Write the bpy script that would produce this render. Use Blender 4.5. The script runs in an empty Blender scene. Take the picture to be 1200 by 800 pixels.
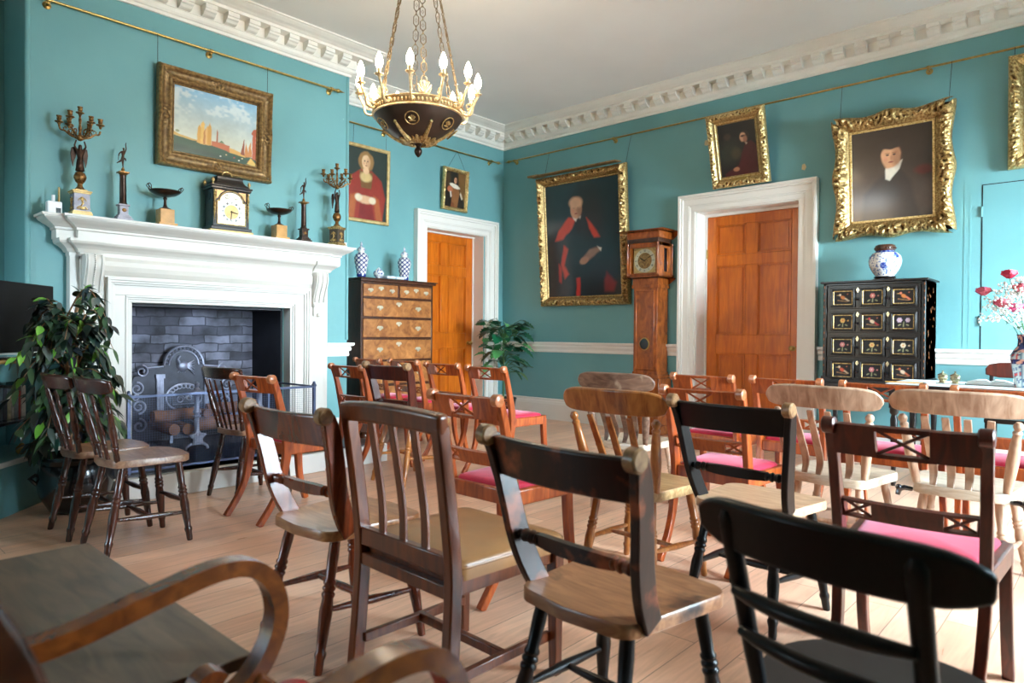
import bpy, bmesh, math, random
import numpy as np
from mathutils import Vector, Matrix, noise
random.seed(7)
PI = math.pi
SC = bpy.context.scene
COL = SC.collection

# ---------------------------------------------------------------- helpers
def lin(r, g, b):
    f = lambda c: (c/255/12.92) if c/255 <= .04045 else ((c/255+.055)/1.055)**2.4
    return (f(r), f(g), f(b), 1.0)

class MB:
    """collects geometry and links it as one mesh object"""
    def __init__(s):
        s.v = []; s.f = []; s.sm = []
    def add(s, vs, fs, smooth=False, M=None):
        n = len(s.v)
        if M is not None:
            vs = [tuple(M @ Vector(p)) for p in vs]
        s.v += [tuple(p) for p in vs]
        s.f += [tuple(i+n for i in f) for f in fs]
        s.sm += [smooth]*len(fs)
        return s
    def box(s, x0, x1, y0, y1, z0, z1, M=None):
        v = [(x0,y0,z0),(x1,y0,z0),(x1,y1,z0),(x0,y1,z0),(x0,y0,z1),(x1,y0,z1),(x1,y1,z1),(x0,y1,z1)]
        f = [(3,2,1,0),(4,5,6,7),(0,1,5,4),(1,2,6,5),(2,3,7,6),(3,0,4,7)]
        return s.add(v, f, False, M)
    def cbox(s, c, sz, M=None):
        return s.box(c[0]-sz[0]/2, c[0]+sz[0]/2, c[1]-sz[1]/2, c[1]+sz[1]/2, c[2]-sz[2]/2, c[2]+sz[2]/2, M)
    def lathe(s, prof, o=(0,0,0), axis=(0,0,1), n=16, cap=True, sx=1, sy=1, M=None, ph=0):
        a = Vector(axis).normalized()
        q = Vector((0,0,1)).rotation_difference(a)
        o = Vector(o); vs = []
        for r, z in prof:
            for i in range(n):
                t = 2*PI*i/n + ph
                vs.append(o + q @ Vector((r*math.cos(t)*sx, r*math.sin(t)*sy, z)))
        fs = []
        for k in range(len(prof)-1):
            for i in range(n):
                j = (i+1) % n
                fs.append((k*n+i, k*n+j, (k+1)*n+j, (k+1)*n+i))
        if cap:
            fs.append(tuple(reversed(range(n))))
            m = (len(prof)-1)*n
            fs.append(tuple(range(m, m+n)))
        return s.add(vs, fs, True, M)
    def turned(s, p0, p1, prof, n=12, M=None):
        """prof: (t along, radius)"""
        p0 = Vector(p0); p1 = Vector(p1); d = p1-p0; L = d.length
        return s.lathe([(r, t*L) for t, r in prof], p0, d, n, True, M=M)
    def tube(s, pts, rad, n=8, closed=False, M=None):
        pts = [Vector(p) for p in pts]; N = len(pts)
        if not hasattr(rad, '__len__'): rad = [rad]*N
        vs = []; up = None
        for i, p in enumerate(pts):
            if closed: t = pts[(i+1) % N]-pts[i-1]
            else: t = pts[min(i+1, N-1)]-pts[max(i-1, 0)]
            t.normalize()
            if up is None:
                up = t.orthogonal().normalized()
            else:
                up = (up - t*up.dot(t))
                up = up.normalized() if up.length > 1e-6 else t.orthogonal().normalized()
            b = t.cross(up)
            for k in range(n):
                a = 2*PI*k/n
                vs.append(p + (up*math.cos(a)+b*math.sin(a))*rad[i])
        fs = []
        for i in range(N if closed else N-1):
            j = (i+1) % N
            for k in range(n):
                l = (k+1) % n
                fs.append((i*n+k, i*n+l, j*n+l, j*n+k))
        if not closed:
            fs.append(tuple(reversed(range(n)))); fs.append(tuple(range((N-1)*n, N*n)))
        return s.add(vs, fs, True, M)
    def beam(s, pts, side, w, t, smooth=False, M=None):
        """rectangular section swept along pts; w along side vector, t across (scalars or lists)"""
        pts = [Vector(p) for p in pts]; N = len(pts)
        W = w if hasattr(w, '__len__') else [w]*N
        T = t if hasattr(t, '__len__') else [t]*N
        vs = []
        for i, p in enumerate(pts):
            d = (pts[min(i+1, N-1)]-pts[max(i-1, 0)]).normalized()
            sd = Vector(side if not callable(side) else side(i)); sd = (sd-d*sd.dot(d)).normalized()
            nn = d.cross(sd).normalized()
            for a, b in ((-1,-1),(1,-1),(1,1),(-1,1)):
                vs.append(p + sd*a*W[i]/2 + nn*b*T[i]/2)
        fs = []
        for i in range(N-1):
            for k in range(4):
                l = (k+1) % 4
                fs.append((i*4+k, i*4+l, i*4+4+l, i*4+4+k))
        fs.append((3,2,1,0)); m = (N-1)*4; fs.append((m, m+1, m+2, m+3))
        return s.add(vs, fs, smooth, M)
    def prism(s, poly, h0, h1, ax='z', M=None, smooth=False):
        """polygon of 2-D points extruded from h0 to h1 along ax"""
        n = len(poly)
        def P(a, b, h):
            return (a,b,h) if ax == 'z' else ((a,h,b) if ax == 'y' else (h,a,b))
        vs = [P(a,b,h0) for a,b in poly]+[P(a,b,h1) for a,b in poly]
        fs = [tuple(reversed(range(n))), tuple(range(n, 2*n))]
        fs += [(i, (i+1) % n, n+(i+1) % n, n+i) for i in range(n)]
        return s.add(vs, fs, smooth, M)
    def ball(s, c, r, sc=(1,1,1), n=12, M=None):
        m = max(5, n//2+1); vs = []; fs = []
        for i in range(m+1):
            a = PI*i/m
            for k in range(n):
                b = 2*PI*k/n
                vs.append((c[0]+r*sc[0]*math.sin(a)*math.cos(b), c[1]+r*sc[1]*math.sin(a)*math.sin(b), c[2]-r*sc[2]*math.cos(a)))
        for i in range(m):
            for k in range(n):
                l = (k+1) % n
                fs.append((i*n+k, i*n+l, i*n+n+l, i*n+n+k))
        return s.add(vs, fs, True, M)
    def sweep(s, prof, path, closed=False, nrm=None, smooth=False, dense=None):
        """profile (out, z) swept along a plan path with mitred corners; 'out' is to the right of travel"""
        P = [Vector((p[0], p[1])) for p in path]; N = len(P); z0 = path[0][2] if len(path[0]) > 2 else 0
        offs = []
        for i in range(N):
            a = (P[i]-P[i-1]).normalized() if (closed or i > 0) else None
            b = (P[(i+1) % N]-P[i]).normalized() if (closed or i < N-1) else None
            a = a or b; b = b or a
            na = Vector((a.y, -a.x)); nb = Vector((b.y, -b.x))
            m = na+nb; m = m/(1+na.dot(nb))
            offs.append(m)
        k = len(prof); vs = []
        for i in range(N):
            for o, z in prof:
                q = P[i]+offs[i]*o
                vs.append((q.x, q.y, z0+z))
        fs = []
        for i in range(N if closed else N-1):
            j = (i+1) % N
            for a in range(k-1):
                fs.append((i*k+a, j*k+a, j*k+a+1, i*k+a+1))
        if not closed:
            fs.append(tuple(range(k))); fs.append(tuple(reversed(range((N-1)*k, N*k))))
        return s.add(vs, fs, smooth)
    def mesh(s, name):
        me = bpy.data.meshes.new(name)
        me.from_pydata(s.v, [], s.f)
        me.polygons.foreach_set('use_smooth', s.sm)
        bm = bmesh.new(); bm.from_mesh(me)
        bmesh.ops.recalc_face_normals(bm, faces=bm.faces)
        bm.to_mesh(me); bm.free()
        if any(s.sm):
            me.set_sharp_from_angle(angle=math.radians(42))
        return me
    def build(s, name, mat, parent=None, bevel=0, seg=2):
        me = s.mesh(name)
        me.materials.append(mat)
        o = bpy.data.objects.new(name, me); COL.objects.link(o)
        if parent: o.parent = parent
        if bevel:
            m = o.modifiers.new('Bevel', 'BEVEL'); m.width = bevel; m.segments = seg
            m.limit_method = 'ANGLE'; m.angle_limit = math.radians(40)
            if seg > 1:
                me.polygons.foreach_set('use_smooth', [True]*len(me.polygons))
                me.set_sharp_from_angle(angle=math.radians(42))
                m.harden_normals = False
        return o

def thing(name, label, cat, loc=(0,0,0), rz=0, group=None, scale=1):
    o = bpy.data.objects.new(name, None); COL.objects.link(o)
    o.empty_display_size = .1
    o.location = loc; o.rotation_euler = (0,0,rz); o.scale = (scale,)*3
    o['label'] = label; o['category'] = cat
    if group: o['group'] = group
    return o
def tag(o, label, cat, group=None, kind=None):
    o['label'] = label; o['category'] = cat
    if group: o['group'] = group
    if kind: o['kind'] = kind
    return o
def struct(o):
    o['kind'] = 'structure'; return o
def dup(root, loc, rz, label=None, group=None, scale=None):
    def cp(o, par):
        c = o.copy(); COL.objects.link(c); c.parent = par
        for ch in list(o.children): cp(ch, c)
        return c
    kids = list(root.children)
    r = root.copy(); COL.objects.link(r)
    for k in kids: cp(k, r)
    r.location = loc; r.rotation_euler = (0,0,rz)
    if label: r['label'] = label
    if group: r['group'] = group
    if scale: r.scale = (scale,)*3
    return r
def swap_mats(root, mp):
    """give a copied thing its own materials (single-user meshes)"""
    for o in [root]+list(root.children_recursive):
        if o.type == 'MESH' and o.data.materials and o.data.materials[0] in mp:
            o.data = o.data.copy(); o.data.materials[0] = mp[o.data.materials[0]]
def bez(p, n):
    """Catmull-Rom through points"""
    P = [Vector(q) for q in p]; P = [P[0]*2-P[1]]+P+[P[-1]*2-P[-2]]; out = []
    for i in range(1, len(P)-2):
        for k in range(n):
            t = k/n
            out.append(.5*((2*P[i])+(P[i+1]-P[i-1])*t+(2*P[i-1]-5*P[i]+4*P[i+1]-P[i+2])*t*t+(3*P[i]-P[i-1]-3*P[i+1]+P[i+2])*t**3))
    out.append(P[-2]); return out

# ---------------------------------------------------------------- materials
def newmat(name):
    m = bpy.data.materials.new(name); m.use_nodes = True
    nt = m.node_tree; b = nt.nodes['Principled BSDF']
    return m, nt, b
def N(nt, typ, **kw):
    n = nt.nodes.new(typ)
    for k, v in kw.items(): setattr(n, k, v)
    return n
def bump(nt, b, src, strength, dist=.01):
    u = N(nt, 'ShaderNodeBump'); u.inputs['Strength'].default_value = strength; u.inputs['Distance'].default_value = dist
    nt.links.new(src, u.inputs['Height']); nt.links.new(u.outputs[0], b.inputs['Normal'])
def ramp(nt, src, stops):
    r = N(nt, 'ShaderNodeValToRGB'); e = r.color_ramp.elements
    while len(e) < len(stops): e.new(.5)
    for x, (p, c) in zip(e, stops): x.position = p; x.color = c
    nt.links.new(src, r.inputs[0]); return r
def coords(nt, scale=(1,1,1), rot=(0,0,0), kind='Object'):
    t = N(nt, 'ShaderNodeTexCoord'); m = N(nt, 'ShaderNodeMapping')
    m.inputs['Scale'].default_value = scale; m.inputs['Rotation'].default_value = rot
    nt.links.new(t.outputs[kind], m.inputs[0]); return m.outputs[0]
def plain(name, c, rough=.5, metal=0, var=.12, scale=8, bmp=.0, coat=0, spec=None):
    m, nt, b = newmat(name)
    co = coords(nt)
    n = N(nt, 'ShaderNodeTexNoise'); n.inputs['Scale'].default_value = scale; n.inputs['Detail'].default_value = 6
    nt.links.new(co, n.inputs[0])
    c0 = tuple(x*(1-var) for x in c[:3])+(1,); c1 = tuple(min(1, x*(1+var)) for x in c[:3])+(1,)
    r = ramp(nt, n.outputs[0], [(.3, c0), (.7, c1)])
    nt.links.new(r.outputs[0], b.inputs['Base Color'])
    b.inputs['Roughness'].default_value = rough; b.inputs['Metallic'].default_value = metal
    b.inputs['Coat Weight'].default_value = coat; b.inputs['Coat Roughness'].default_value = .15
    if spec is not None: b.inputs['Specular IOR Level'].default_value = spec
    if bmp: bump(nt, b, n.outputs[0], bmp, .004)
    return m
def wood(name, dark, light, rough=.35, stretch=(14,14,1.6), coat=.3, wear=None, wear_at=.62, bmp=.08, wscale=9, spec=.4):
    m, nt, b = newmat(name); b.inputs['Specular IOR Level'].default_value = spec
    co = coords(nt, stretch)
    n = N(nt, 'ShaderNodeTexNoise'); n.inputs['Scale'].default_value = 2.2; n.inputs['Detail'].default_value = 8; n.inputs['Distortion'].default_value = 1.2
    nt.links.new(co, n.inputs[0])
    r = ramp(nt, n.outputs[0], [(.28, dark), (.72, light)])
    out = r.outputs[0]
    n3 = N(nt, 'ShaderNodeTexNoise'); n3.inputs['Scale'].default_value = 3; nt.links.new(coords(nt), n3.inputs[0])
    mx0 = N(nt, 'ShaderNodeMix', data_type='RGBA', blend_type='MULTIPLY'); mx0.inputs[0].default_value = .55
    r0 = ramp(nt, n3.outputs[0], [(.3, (.55,.5,.5,1)), (.7, (1,1,1,1))])
    nt.links.new(out, mx0.inputs[6]); nt.links.new(r0.outputs[0], mx0.inputs[7]); out = mx0.outputs[2]
    if wear:
        n2 = N(nt, 'ShaderNodeTexNoise'); n2.inputs['Scale'].default_value = wscale; n2.inputs['Detail'].default_value = 7
        nt.links.new(coords(nt), n2.inputs[0])
        rr = ramp(nt, n2.outputs[0], [(wear_at-.05, (0,0,0,1)), (wear_at+.06, (1,1,1,1))])
        mx = N(nt, 'ShaderNodeMix', data_type='RGBA'); nt.links.new(rr.outputs[0], mx.inputs[0])
        nt.links.new(out, mx.inputs[6]); mx.inputs[7].default_value = wear; out = mx.outputs[2]
    nt.links.new(out, b.inputs['Base Color'])
    b.inputs['Roughness'].default_value = rough
    b.inputs['Coat Weight'].default_value = coat; b.inputs['Coat Roughness'].default_value = .22
    bump(nt, b, n.outputs[0], bmp, .003)
    return m
def attrmat(name, rough=.4, coat=0, metal=0, nscale=0, nstr=0):
    m, nt, b = newmat(name)
    a = N(nt, 'ShaderNodeAttribute'); a.attribute_name = 'Col'
    nt.links.new(a.outputs['Color'], b.inputs['Base Color'])
    b.inputs['Roughness'].default_value = rough; b.inputs['Coat Weight'].default_value = coat
    b.inputs['Coat Roughness'].default_value = .12; b.inputs['Metallic'].default_value = metal
    if nscale:
        n = N(nt, 'ShaderNodeTexNoise'); n.inputs['Scale'].default_value = nscale; n.inputs['Detail'].default_value = 5
        nt.links.new(coords(nt), n.inputs[0]); bump(nt, b, n.outputs[0], nstr, .003)
    return m
def gilt(name, c0, c1, rough=.38, metal=.85, scale=60, bs=.35, crevice=None):
    m, nt, b = newmat(name)
    n = N(nt, 'ShaderNodeTexNoise'); n.inputs['Scale'].default_value = scale; n.inputs['Detail'].default_value = 6
    nt.links.new(coords(nt), n.inputs[0])
    g = N(nt, 'ShaderNodeNewGeometry')
    r = ramp(nt, n.outputs[0], [(.35, c0), (.62, c1)])
    out = r.outputs[0]
    if crevice:
        rp = ramp(nt, g.outputs['Pointiness'], [(.44, (0,0,0,1)), (.52, (1,1,1,1))])  # second colour mixed into concave creases
        mx = N(nt, 'ShaderNodeMix', data_type='RGBA'); nt.links.new(rp.outputs[0], mx.inputs[0]); mx.inputs[6].default_value = crevice; nt.links.new(out, mx.inputs[7]); out = mx.outputs[2]
    nt.links.new(out, b.inputs['Base Color'])
    b.inputs['Roughness'].default_value = rough; b.inputs['Metallic'].default_value = metal
    bump(nt, b, n.outputs[0], bs, .004)
    return m

M = {}
def teal_mat():
    m, nt, b = newmat('teal_wall_paint')
    n = N(nt, 'ShaderNodeTexNoise'); n.inputs['Scale'].default_value = 1.6; n.inputs['Detail'].default_value = 8
    nt.links.new(coords(nt), n.inputs[0])
    r = ramp(nt, n.outputs[0], [(.3, lin(104,157,160)), (.7, lin(112,166,168))])
    n2 = N(nt, 'ShaderNodeTexVoronoi'); n2.inputs['Scale'].default_value = 2.3
    nt.links.new(coords(nt), n2.inputs[0])
    r2 = ramp(nt, n2.outputs['Distance'], [(.012, (1,1,1,1)), (.02, (0,0,0,1))])
    mx = N(nt, 'ShaderNodeMix', data_type='RGBA'); nt.links.new(r2.outputs[0], mx.inputs[0])
    nt.links.new(r.outputs[0], mx.inputs[6]); mx.inputs[7].default_value = lin(136,186,182)
    nt.links.new(mx.outputs[2], b.inputs['Base Color'])
    b.inputs['Roughness'].default_value = .55
    n3 = N(nt, 'ShaderNodeTexNoise'); n3.inputs['Scale'].default_value = 7; n3.inputs['Detail'].default_value = 10
    nt.links.new(coords(nt), n3.inputs[0]); bump(nt, b, n3.outputs[0], .12, .02)
    return m
def floor_mat():
    m, nt, b = newmat('oak_floorboards')
    co = coords(nt, (1,1,1), (0,0,PI/2))
    br = N(nt, 'ShaderNodeTexBrick'); br.offset = .37; br.offset_frequency = 2
    br.inputs['Scale'].default_value = 1; br.inputs['Brick Width'].default_value = 2.3; br.inputs['Row Height'].default_value = .155
    br.inputs['Mortar Size'].default_value = .0014; br.inputs['Mortar Smooth'].default_value = .3; br.inputs['Bias'].default_value = 0
    br.inputs['Color1'].default_value = lin(240,196,164); br.inputs['Color2'].default_value = lin(222,172,140); br.inputs['Mortar'].default_value = lin(70,48,36)
    nt.links.new(co, br.inputs[0])
    n = N(nt, 'ShaderNodeTexNoise'); n.inputs['Scale'].default_value = 3; n.inputs['Detail'].default_value = 9; n.inputs['Distortion'].default_value = 1.5
    nt.links.new(coords(nt, (9,.9,1)), n.inputs[0])
    r = ramp(nt, n.outputs[0], [(.3, (.74,.69,.66,1)), (.68, (1.06,1.05,1.04,1))])
    mx = N(nt, 'ShaderNodeMix', data_type='RGBA', blend_type='MULTIPLY'); mx.inputs[0].default_value = .8
    nt.links.new(br.outputs[0], mx.inputs[6]); nt.links.new(r.outputs[0], mx.inputs[7])
    n4 = N(nt, 'ShaderNodeTexNoise'); n4.inputs['Scale'].default_value = 1.3; n4.inputs['Detail'].default_value = 6
    nt.links.new(coords(nt), n4.inputs[0])
    r4 = ramp(nt, n4.outputs[0], [(.35, (.72,.7,.7,1)), (.6, (1,1,1,1))])
    mx2 = N(nt, 'ShaderNodeMix', data_type='RGBA', blend_type='MULTIPLY'); mx2.inputs[0].default_value = .7
    nt.links.new(mx.outputs[2], mx2.inputs[6]); nt.links.new(r4.outputs[0], mx2.inputs[7])
    nt.links.new(mx2.outputs[2], b.inputs['Base Color'])
    rr = ramp(nt, n.outputs[0], [(.2, (.25,.25,.25,1)), (.8, (.42,.42,.42,1))])
    nt.links.new(rr.outputs[0], b.inputs['Roughness'])
    bump(nt, b, br.outputs['Fac'], -.25, .004)
    return m
def brick_mat():
    m, nt, b = newmat('sooty_firebrick')
    tc = N(nt, 'ShaderNodeTexCoord')
    sp = N(nt, 'ShaderNodeSeparateXYZ'); nt.links.new(tc.outputs['Object'], sp.inputs[0])
    ad = N(nt, 'ShaderNodeMath', operation='ADD'); nt.links.new(sp.outputs[0], ad.inputs[0]); nt.links.new(sp.outputs[1], ad.inputs[1])
    cb = N(nt, 'ShaderNodeCombineXYZ'); nt.links.new(ad.outputs[0], cb.inputs[0]); nt.links.new(sp.outputs[2], cb.inputs[1])
    nd = N(nt, 'ShaderNodeTexNoise'); nd.inputs['Scale'].default_value = 7; nt.links.new(cb.outputs[0], nd.inputs[0])
    va = N(nt, 'ShaderNodeVectorMath', operation='MULTIPLY_ADD'); nt.links.new(nd.outputs['Color'], va.inputs[0]); va.inputs[1].default_value = (.05,.04,0); nt.links.new(cb.outputs[0], va.inputs[2])
    br = N(nt, 'ShaderNodeTexBrick'); br.inputs['Scale'].default_value = 1
    br.inputs['Brick Width'].default_value = .23; br.inputs['Row Height'].default_value = .078; br.inputs['Mortar Size'].default_value = .007; br.inputs['Mortar Smooth'].default_value = .5
    br.inputs['Color1'].default_value = lin(58,58,70); br.inputs['Color2'].default_value = lin(132,134,150); br.inputs['Mortar'].default_value = lin(56,57,68)
    nt.links.new(va.outputs[0], br.inputs[0])
    n = N(nt, 'ShaderNodeTexNoise'); n.inputs['Scale'].default_value = 4.5; n.inputs['Detail'].default_value = 8; nt.links.new(tc.outputs['Object'], n.inputs[0])
    r = ramp(nt, n.outputs[0], [(.35, (.25,.25,.27,1)), (.62, (1.3,1.3,1.4,1))])
    mx = N(nt, 'ShaderNodeMix', data_type='RGBA', blend_type='MULTIPLY'); mx.inputs[0].default_value = .9
    nt.links.new(br.outputs[0], mx.inputs[6]); nt.links.new(r.outputs[0], mx.inputs[7])
    nt.links.new(mx.outputs[2], b.inputs['Base Color']); b.inputs['Roughness'].default_value = .75
    bump(nt, b, br.outputs['Fac'], -.8, .01)
    return m
M['teal'] = teal_mat(); M['floor'] = floor_mat(); M['brick'] = brick_mat()
M['white'] = plain('white_gloss_paint', lin(214,210,203), .4, 0, .03, 5)
M['trimwhite'] = plain('white_trim_paint', lin(234,230,222), .35, 0, .02, 3)
M['cream'] = plain('cream_plaster', lin(236,232,222), .6, 0, .03, 5)
M['ceiling'] = plain('ceiling_distemper', lin(236,236,232), .8, 0, .035, 1.2)
M['slate'] = plain('dark_hearth_slate', lin(60,58,64), .4, 0, .2, 6)
M['soot'] = plain('sooted_iron_panel', lin(24,25,34), .6, 0, .3, 9)
M['iron'] = plain('cast_iron', lin(128,131,150), .42, .5, .3, 14, .2)
M['irondark'] = plain('shaded_cast_iron', lin(50,52,64), .5, .4, .3, 14, .2)  # fireback plate darker than its relief, recess shade put into the colour
M['steel'] = plain('blued_steel', lin(84,94,122), .35, .6, .15, 20)
M['brass'] = plain('aged_brass', lin(176,146,84), .3, .9, .2, 30)
M['gold'] = gilt('gilding', lin(150,112,62), lin(220,190,128), .4, .7, 60, .3, lin(74,48,22))
M['goldbright'] = gilt('bright_gilding', lin(178,142,78), lin(232,208,150), .38, .7, 60, .3, lin(96,66,30))
M['goldflat'] = gilt('pale_gilt', lin(186,156,100), lin(212,186,130), .5, .45, 20, .05)
M['chestbrass'] = plain('pale_chest_brass', lin(186,178,154), .35, .35, .15, 30)
M['golddull'] = gilt('dull_bronze_gilt', lin(120,92,56), lin(170,138,88), .5, .45, 40, .15, lin(60,42,24))
M['bronze'] = plain('dark_bronze', lin(62,46,38), .32, .75, .3, 25)
M['bronzegold'] = gilt('worn_ormolu', lin(92,62,34), lin(158,116,68), .38, .8, 60, .2)
M['door'] = wood('oak_door', lin(192,92,12), lin(226,122,24), .3, (12,12,1.2), .35)
M['walnut'] = wood('burr_walnut', lin(128,76,38), lin(196,132,74), .28, (5,5,5), .5)
M['walnutdark'] = wood('dark_walnut', lin(50,28,18), lin(92,52,30), .3, (14,14,2), .5)
M['clockwood'] = wood('clock_walnut', lin(112,52,16), lin(186,100,38), .25, (6,6,3), .6)
M['ebony'] = plain('ebonised_wood', lin(22,15,12), .36, 0, .2, 10, coat=.15, spec=.4)
M['chandgold'] = gilt('chandelier_gilt', lin(196,164,116), lin(234,212,168), .4, .6, 60, .3, lin(120,90,54))
M['blackgloss'] = plain('black_gloss', lin(14,14,20), .15, 0, .1, 5, coat=.5)
M['screen'] = plain('matt_black_screen', lin(12,12,16), .45, 0, .1, 5, spec=.2)
M['marble'] = plain('sienna_marble', lin(196,146,80), .25, 0, .22, 14)
M['greymarble'] = plain('grey_marble', lin(150,146,158), .25, 0, .25, 16)
M['glass'] = None
def glassmat():
    m, nt, b = newmat('pane_glass')
    b.inputs['Base Color'].default_value = (1,1,1,1); b.inputs['Roughness'].default_value = .02
    b.inputs['Transmission Weight'].default_value = 1; b.inputs['IOR'].default_value = 1.1
    return m
M['glass'] = glassmat()
def velvet(name, c):
    m = plain(name, c, .75, 0, .16, 30, .05)
    b = m.node_tree.nodes['Principled BSDF']
    b.inputs['Sheen Weight'].default_value = .5; b.inputs['Sheen Roughness'].default_value = .4; b.inputs['Sheen Tint'].default_value = (1,.55,.65,1)
    return m
M['velvet'] = velvet('crimson_velvet', lin(182,18,52))
M['redleather'] = plain('red_leather', lin(178,16,14), .4, 0, .1, 20)
M['leather'] = plain('tan_leather', lin(156,108,64), .36, 0, .2, 6, .1)
M['paint_attr'] = attrmat('oil_paint', .35, .25, 0, 220, .12)
M['paint_glazed'] = attrmat('oil_paint_varnished', .3, .6, 0, 160, .06)
M['porcelain'] = attrmat('porcelain', .12, .6)
M['inlay'] = attrmat('stone_inlay', .5, 0)
M['paper'] = plain('white_paper', lin(240,240,238), .6, 0, .02)
M['plastic'] = plain('white_plastic', lin(232,234,238), .3, 0, .02)
# chair woods
M['mahog'] = wood('mahogany', lin(128,48,14), lin(200,98,40), .3, (14,14,2), .4)
M['mahogdark'] = wood('dark_mahogany', lin(54,16,8), lin(100,36,18), .3, (14,14,2), .4)
M['browned'] = wood('browned_elm', lin(64,22,9), lin(138,60,26), .26, (12,12,2), .5)
M['seatbrown'] = wood('worn_seat_elm', lin(150,84,42), lin(206,146,92), .3, (3,18,18), .3)
M['nearblack'] = wood('blackened_wood', lin(16,7,5), lin(50,20,11), .34, (12,12,2), .15, lin(140,70,40), .58)
M['tipworn'] = wood('worn_scroll_wood', lin(96,60,34), lin(176,132,88), .35, (8,20,20), .3)
M['tiporange'] = wood('orange_scroll_wood', lin(150,78,40), lin(206,130,84), .3, (8,20,20), .4)
M['seatworn'] = wood('worn_elm_seat', lin(136,84,52), lin(194,136,92), .35, (3,18,18), .25, lin(50,32,28), .62, wscale=6)
M['black'] = wood('black_paint', lin(6,3,3), lin(16,10,9), .36, (12,12,2), .12, spec=.25)
M['seatpale'] = wood('pale_seat', lin(176,134,98), lin(222,184,146), .35, (3,18,18), .25)
M['golden'] = wood('golden_beech', lin(128,66,24), lin(196,124,60), .28, (12,12,2), .5)
M['goldseat'] = wood('golden_beech_seat', lin(160,118,70), lin(216,178,126), .3, (3,16,16), .4)
M['ash'] = wood('pale_ash', lin(160,118,90), lin(218,182,152), .4, (12,12,2), .25)
M['ashseat'] = wood('pale_ash_seat', lin(186,158,128), lin(226,206,180), .38, (3,16,16), .25)
M['weather'] = wood('weathered_brown', lin(92,62,46), lin(156,122,100), .45, (3,12,12), .15, lin(176,150,126), .64)
M['spind'] = wood('dark_stained_spindle', lin(38,18,13), lin(84,42,28), .25, (12,12,2), .5)
M['spindseat'] = wood('spindle_seat', lin(122,82,58), lin(186,144,112), .35, (3,16,16), .25)
M['slatwood'] = wood('brown_oak', lin(78,32,11), lin(134,66,26), .33, (12,12,2), .4)
M['tabletop'] = wood('grey_brown_oak_top', lin(84,64,50), lin(128,102,80), .4, (2,10,10), .2)
M['armwood'] = wood('armchair_mahogany', lin(96,44,14), lin(160,86,32), .25, (8,8,8), .6)
M['armdark'] = wood('armchair_dark_mahogany', lin(60,24,14), lin(104,48,28), .25, (8,8,8), .6)
M['bark'] = plain('bark', lin(150,112,80), .8, 0, .3, 30, .4)
M['log'] = plain('log_bark', lin(112,76,54), .85, 0, .35, 12, .6)
M['potblack'] = plain('black_glazed_pot', lin(16,16,20), .18, 0, .1, 5, coat=.4)
M['soil'] = plain('soil', lin(50,36,28), .95, 0, .3, 30, .5)
def leafmat(name, stops, rough=.35):
    m, nt, b = newmat(name)
    a = N(nt, 'ShaderNodeAttribute'); a.attribute_name = 'Col'
    nt.links.new(a.outputs['Color'], b.inputs['Base Color'])
    b.inputs['Roughness'].default_value = rough
    b.inputs['Subsurface Weight'].default_value = 0
    return m
M['leaf'] = leafmat('leaf', None)
M['petal'] = attrmat('petals', .6)
def emit(name, c, s):
    m, nt, b = newmat(name)
    b.inputs['Emission Color'].default_value = c; b.inputs['Emission Strength'].default_value = s
    b.inputs['Base Color'].default_value = (1,1,1,1); return m
M['bulb'] = emit('lit_candle_bulb', (1,.80,.55,1), 22)

def set_col(o, cols):
    """per-vertex colour attribute (linear rgb rows)"""
    me = o.data
    a = me.color_attributes.new('Col', 'FLOAT_COLOR', 'POINT')
    c = np.ones((len(me.vertices), 4), dtype=np.float32); c[:, :3] = np.asarray(cols)[:, :3]
    a.data.foreach_set('color', c.ravel())
# ---------------------------------------------------------------- the room
XE, YS, ZC = 7.8, -8.8, 3.86
BX, BY0, BY1 = .67, -5.61, -2.97           # chimney breast
b = MB(); b.box(-.6, XE+.3, YS-.3, .6, -.12, 0)
struct(b.build('floor', M['floor']))
b = MB(); b.box(-.6, XE+.3, YS-.3, .6, ZC, ZC+.12)
struct(b.build('ceiling', M['ceiling']))
def wall_y(name, y0, y1, x0, x1, holes, zt=ZC):
    """wall slab across x, holes = (x0,x1,z0,z1)"""
    b = MB(); xs = x0
    for hx0, hx1, hz0, hz1 in sorted(holes):
        b.box(xs, hx0, y0, y1, 0, zt)
        if hz0 > 0: b.box(hx0, hx1, y0, y1, 0, hz0)
        b.box(hx0, hx1, y0, y1, hz1, zt); xs = hx1
    b.box(xs, x1, y0, y1, 0, zt)
    return struct(b.build(name, M['teal']))
def wall_x(name, x0, x1, y0, y1, holes, zt=ZC):
    b = MB(); ys = y0
    for a0, a1, hz0, hz1 in sorted(holes):
        b.box(x0, x1, ys, a0, 0, zt)
        if hz0 > 0: b.box(x0, x1, a0, a1, 0, hz0)
        b.box(x0, x1, a0, a1, hz1, zt); ys = a1
    b.box(x0, x1, ys, y1, 0, zt)
    return struct(b.build(name, M['teal']))
D2 = (2.90, 3.99, 0, 2.44)
D1 = (-1.39, -.375, 0, 2.405)
wall_y('wall_north', 0, .45, -.45, XE+.3, [D2])
wall_x('wall_west', -.45, 0, YS, 0, [D1])
WIN = [(-1.95, -.50), (-4.10, -3.05)]
wall_x('wall_east', XE, XE+.3, YS, 0, [(a, c, .55, 2.5) for a, c in WIN])
wall_y('wall_south', YS-.3, YS, -.45, XE+.3, [(1.3, 2.8, .55, 2.5)])
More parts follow.
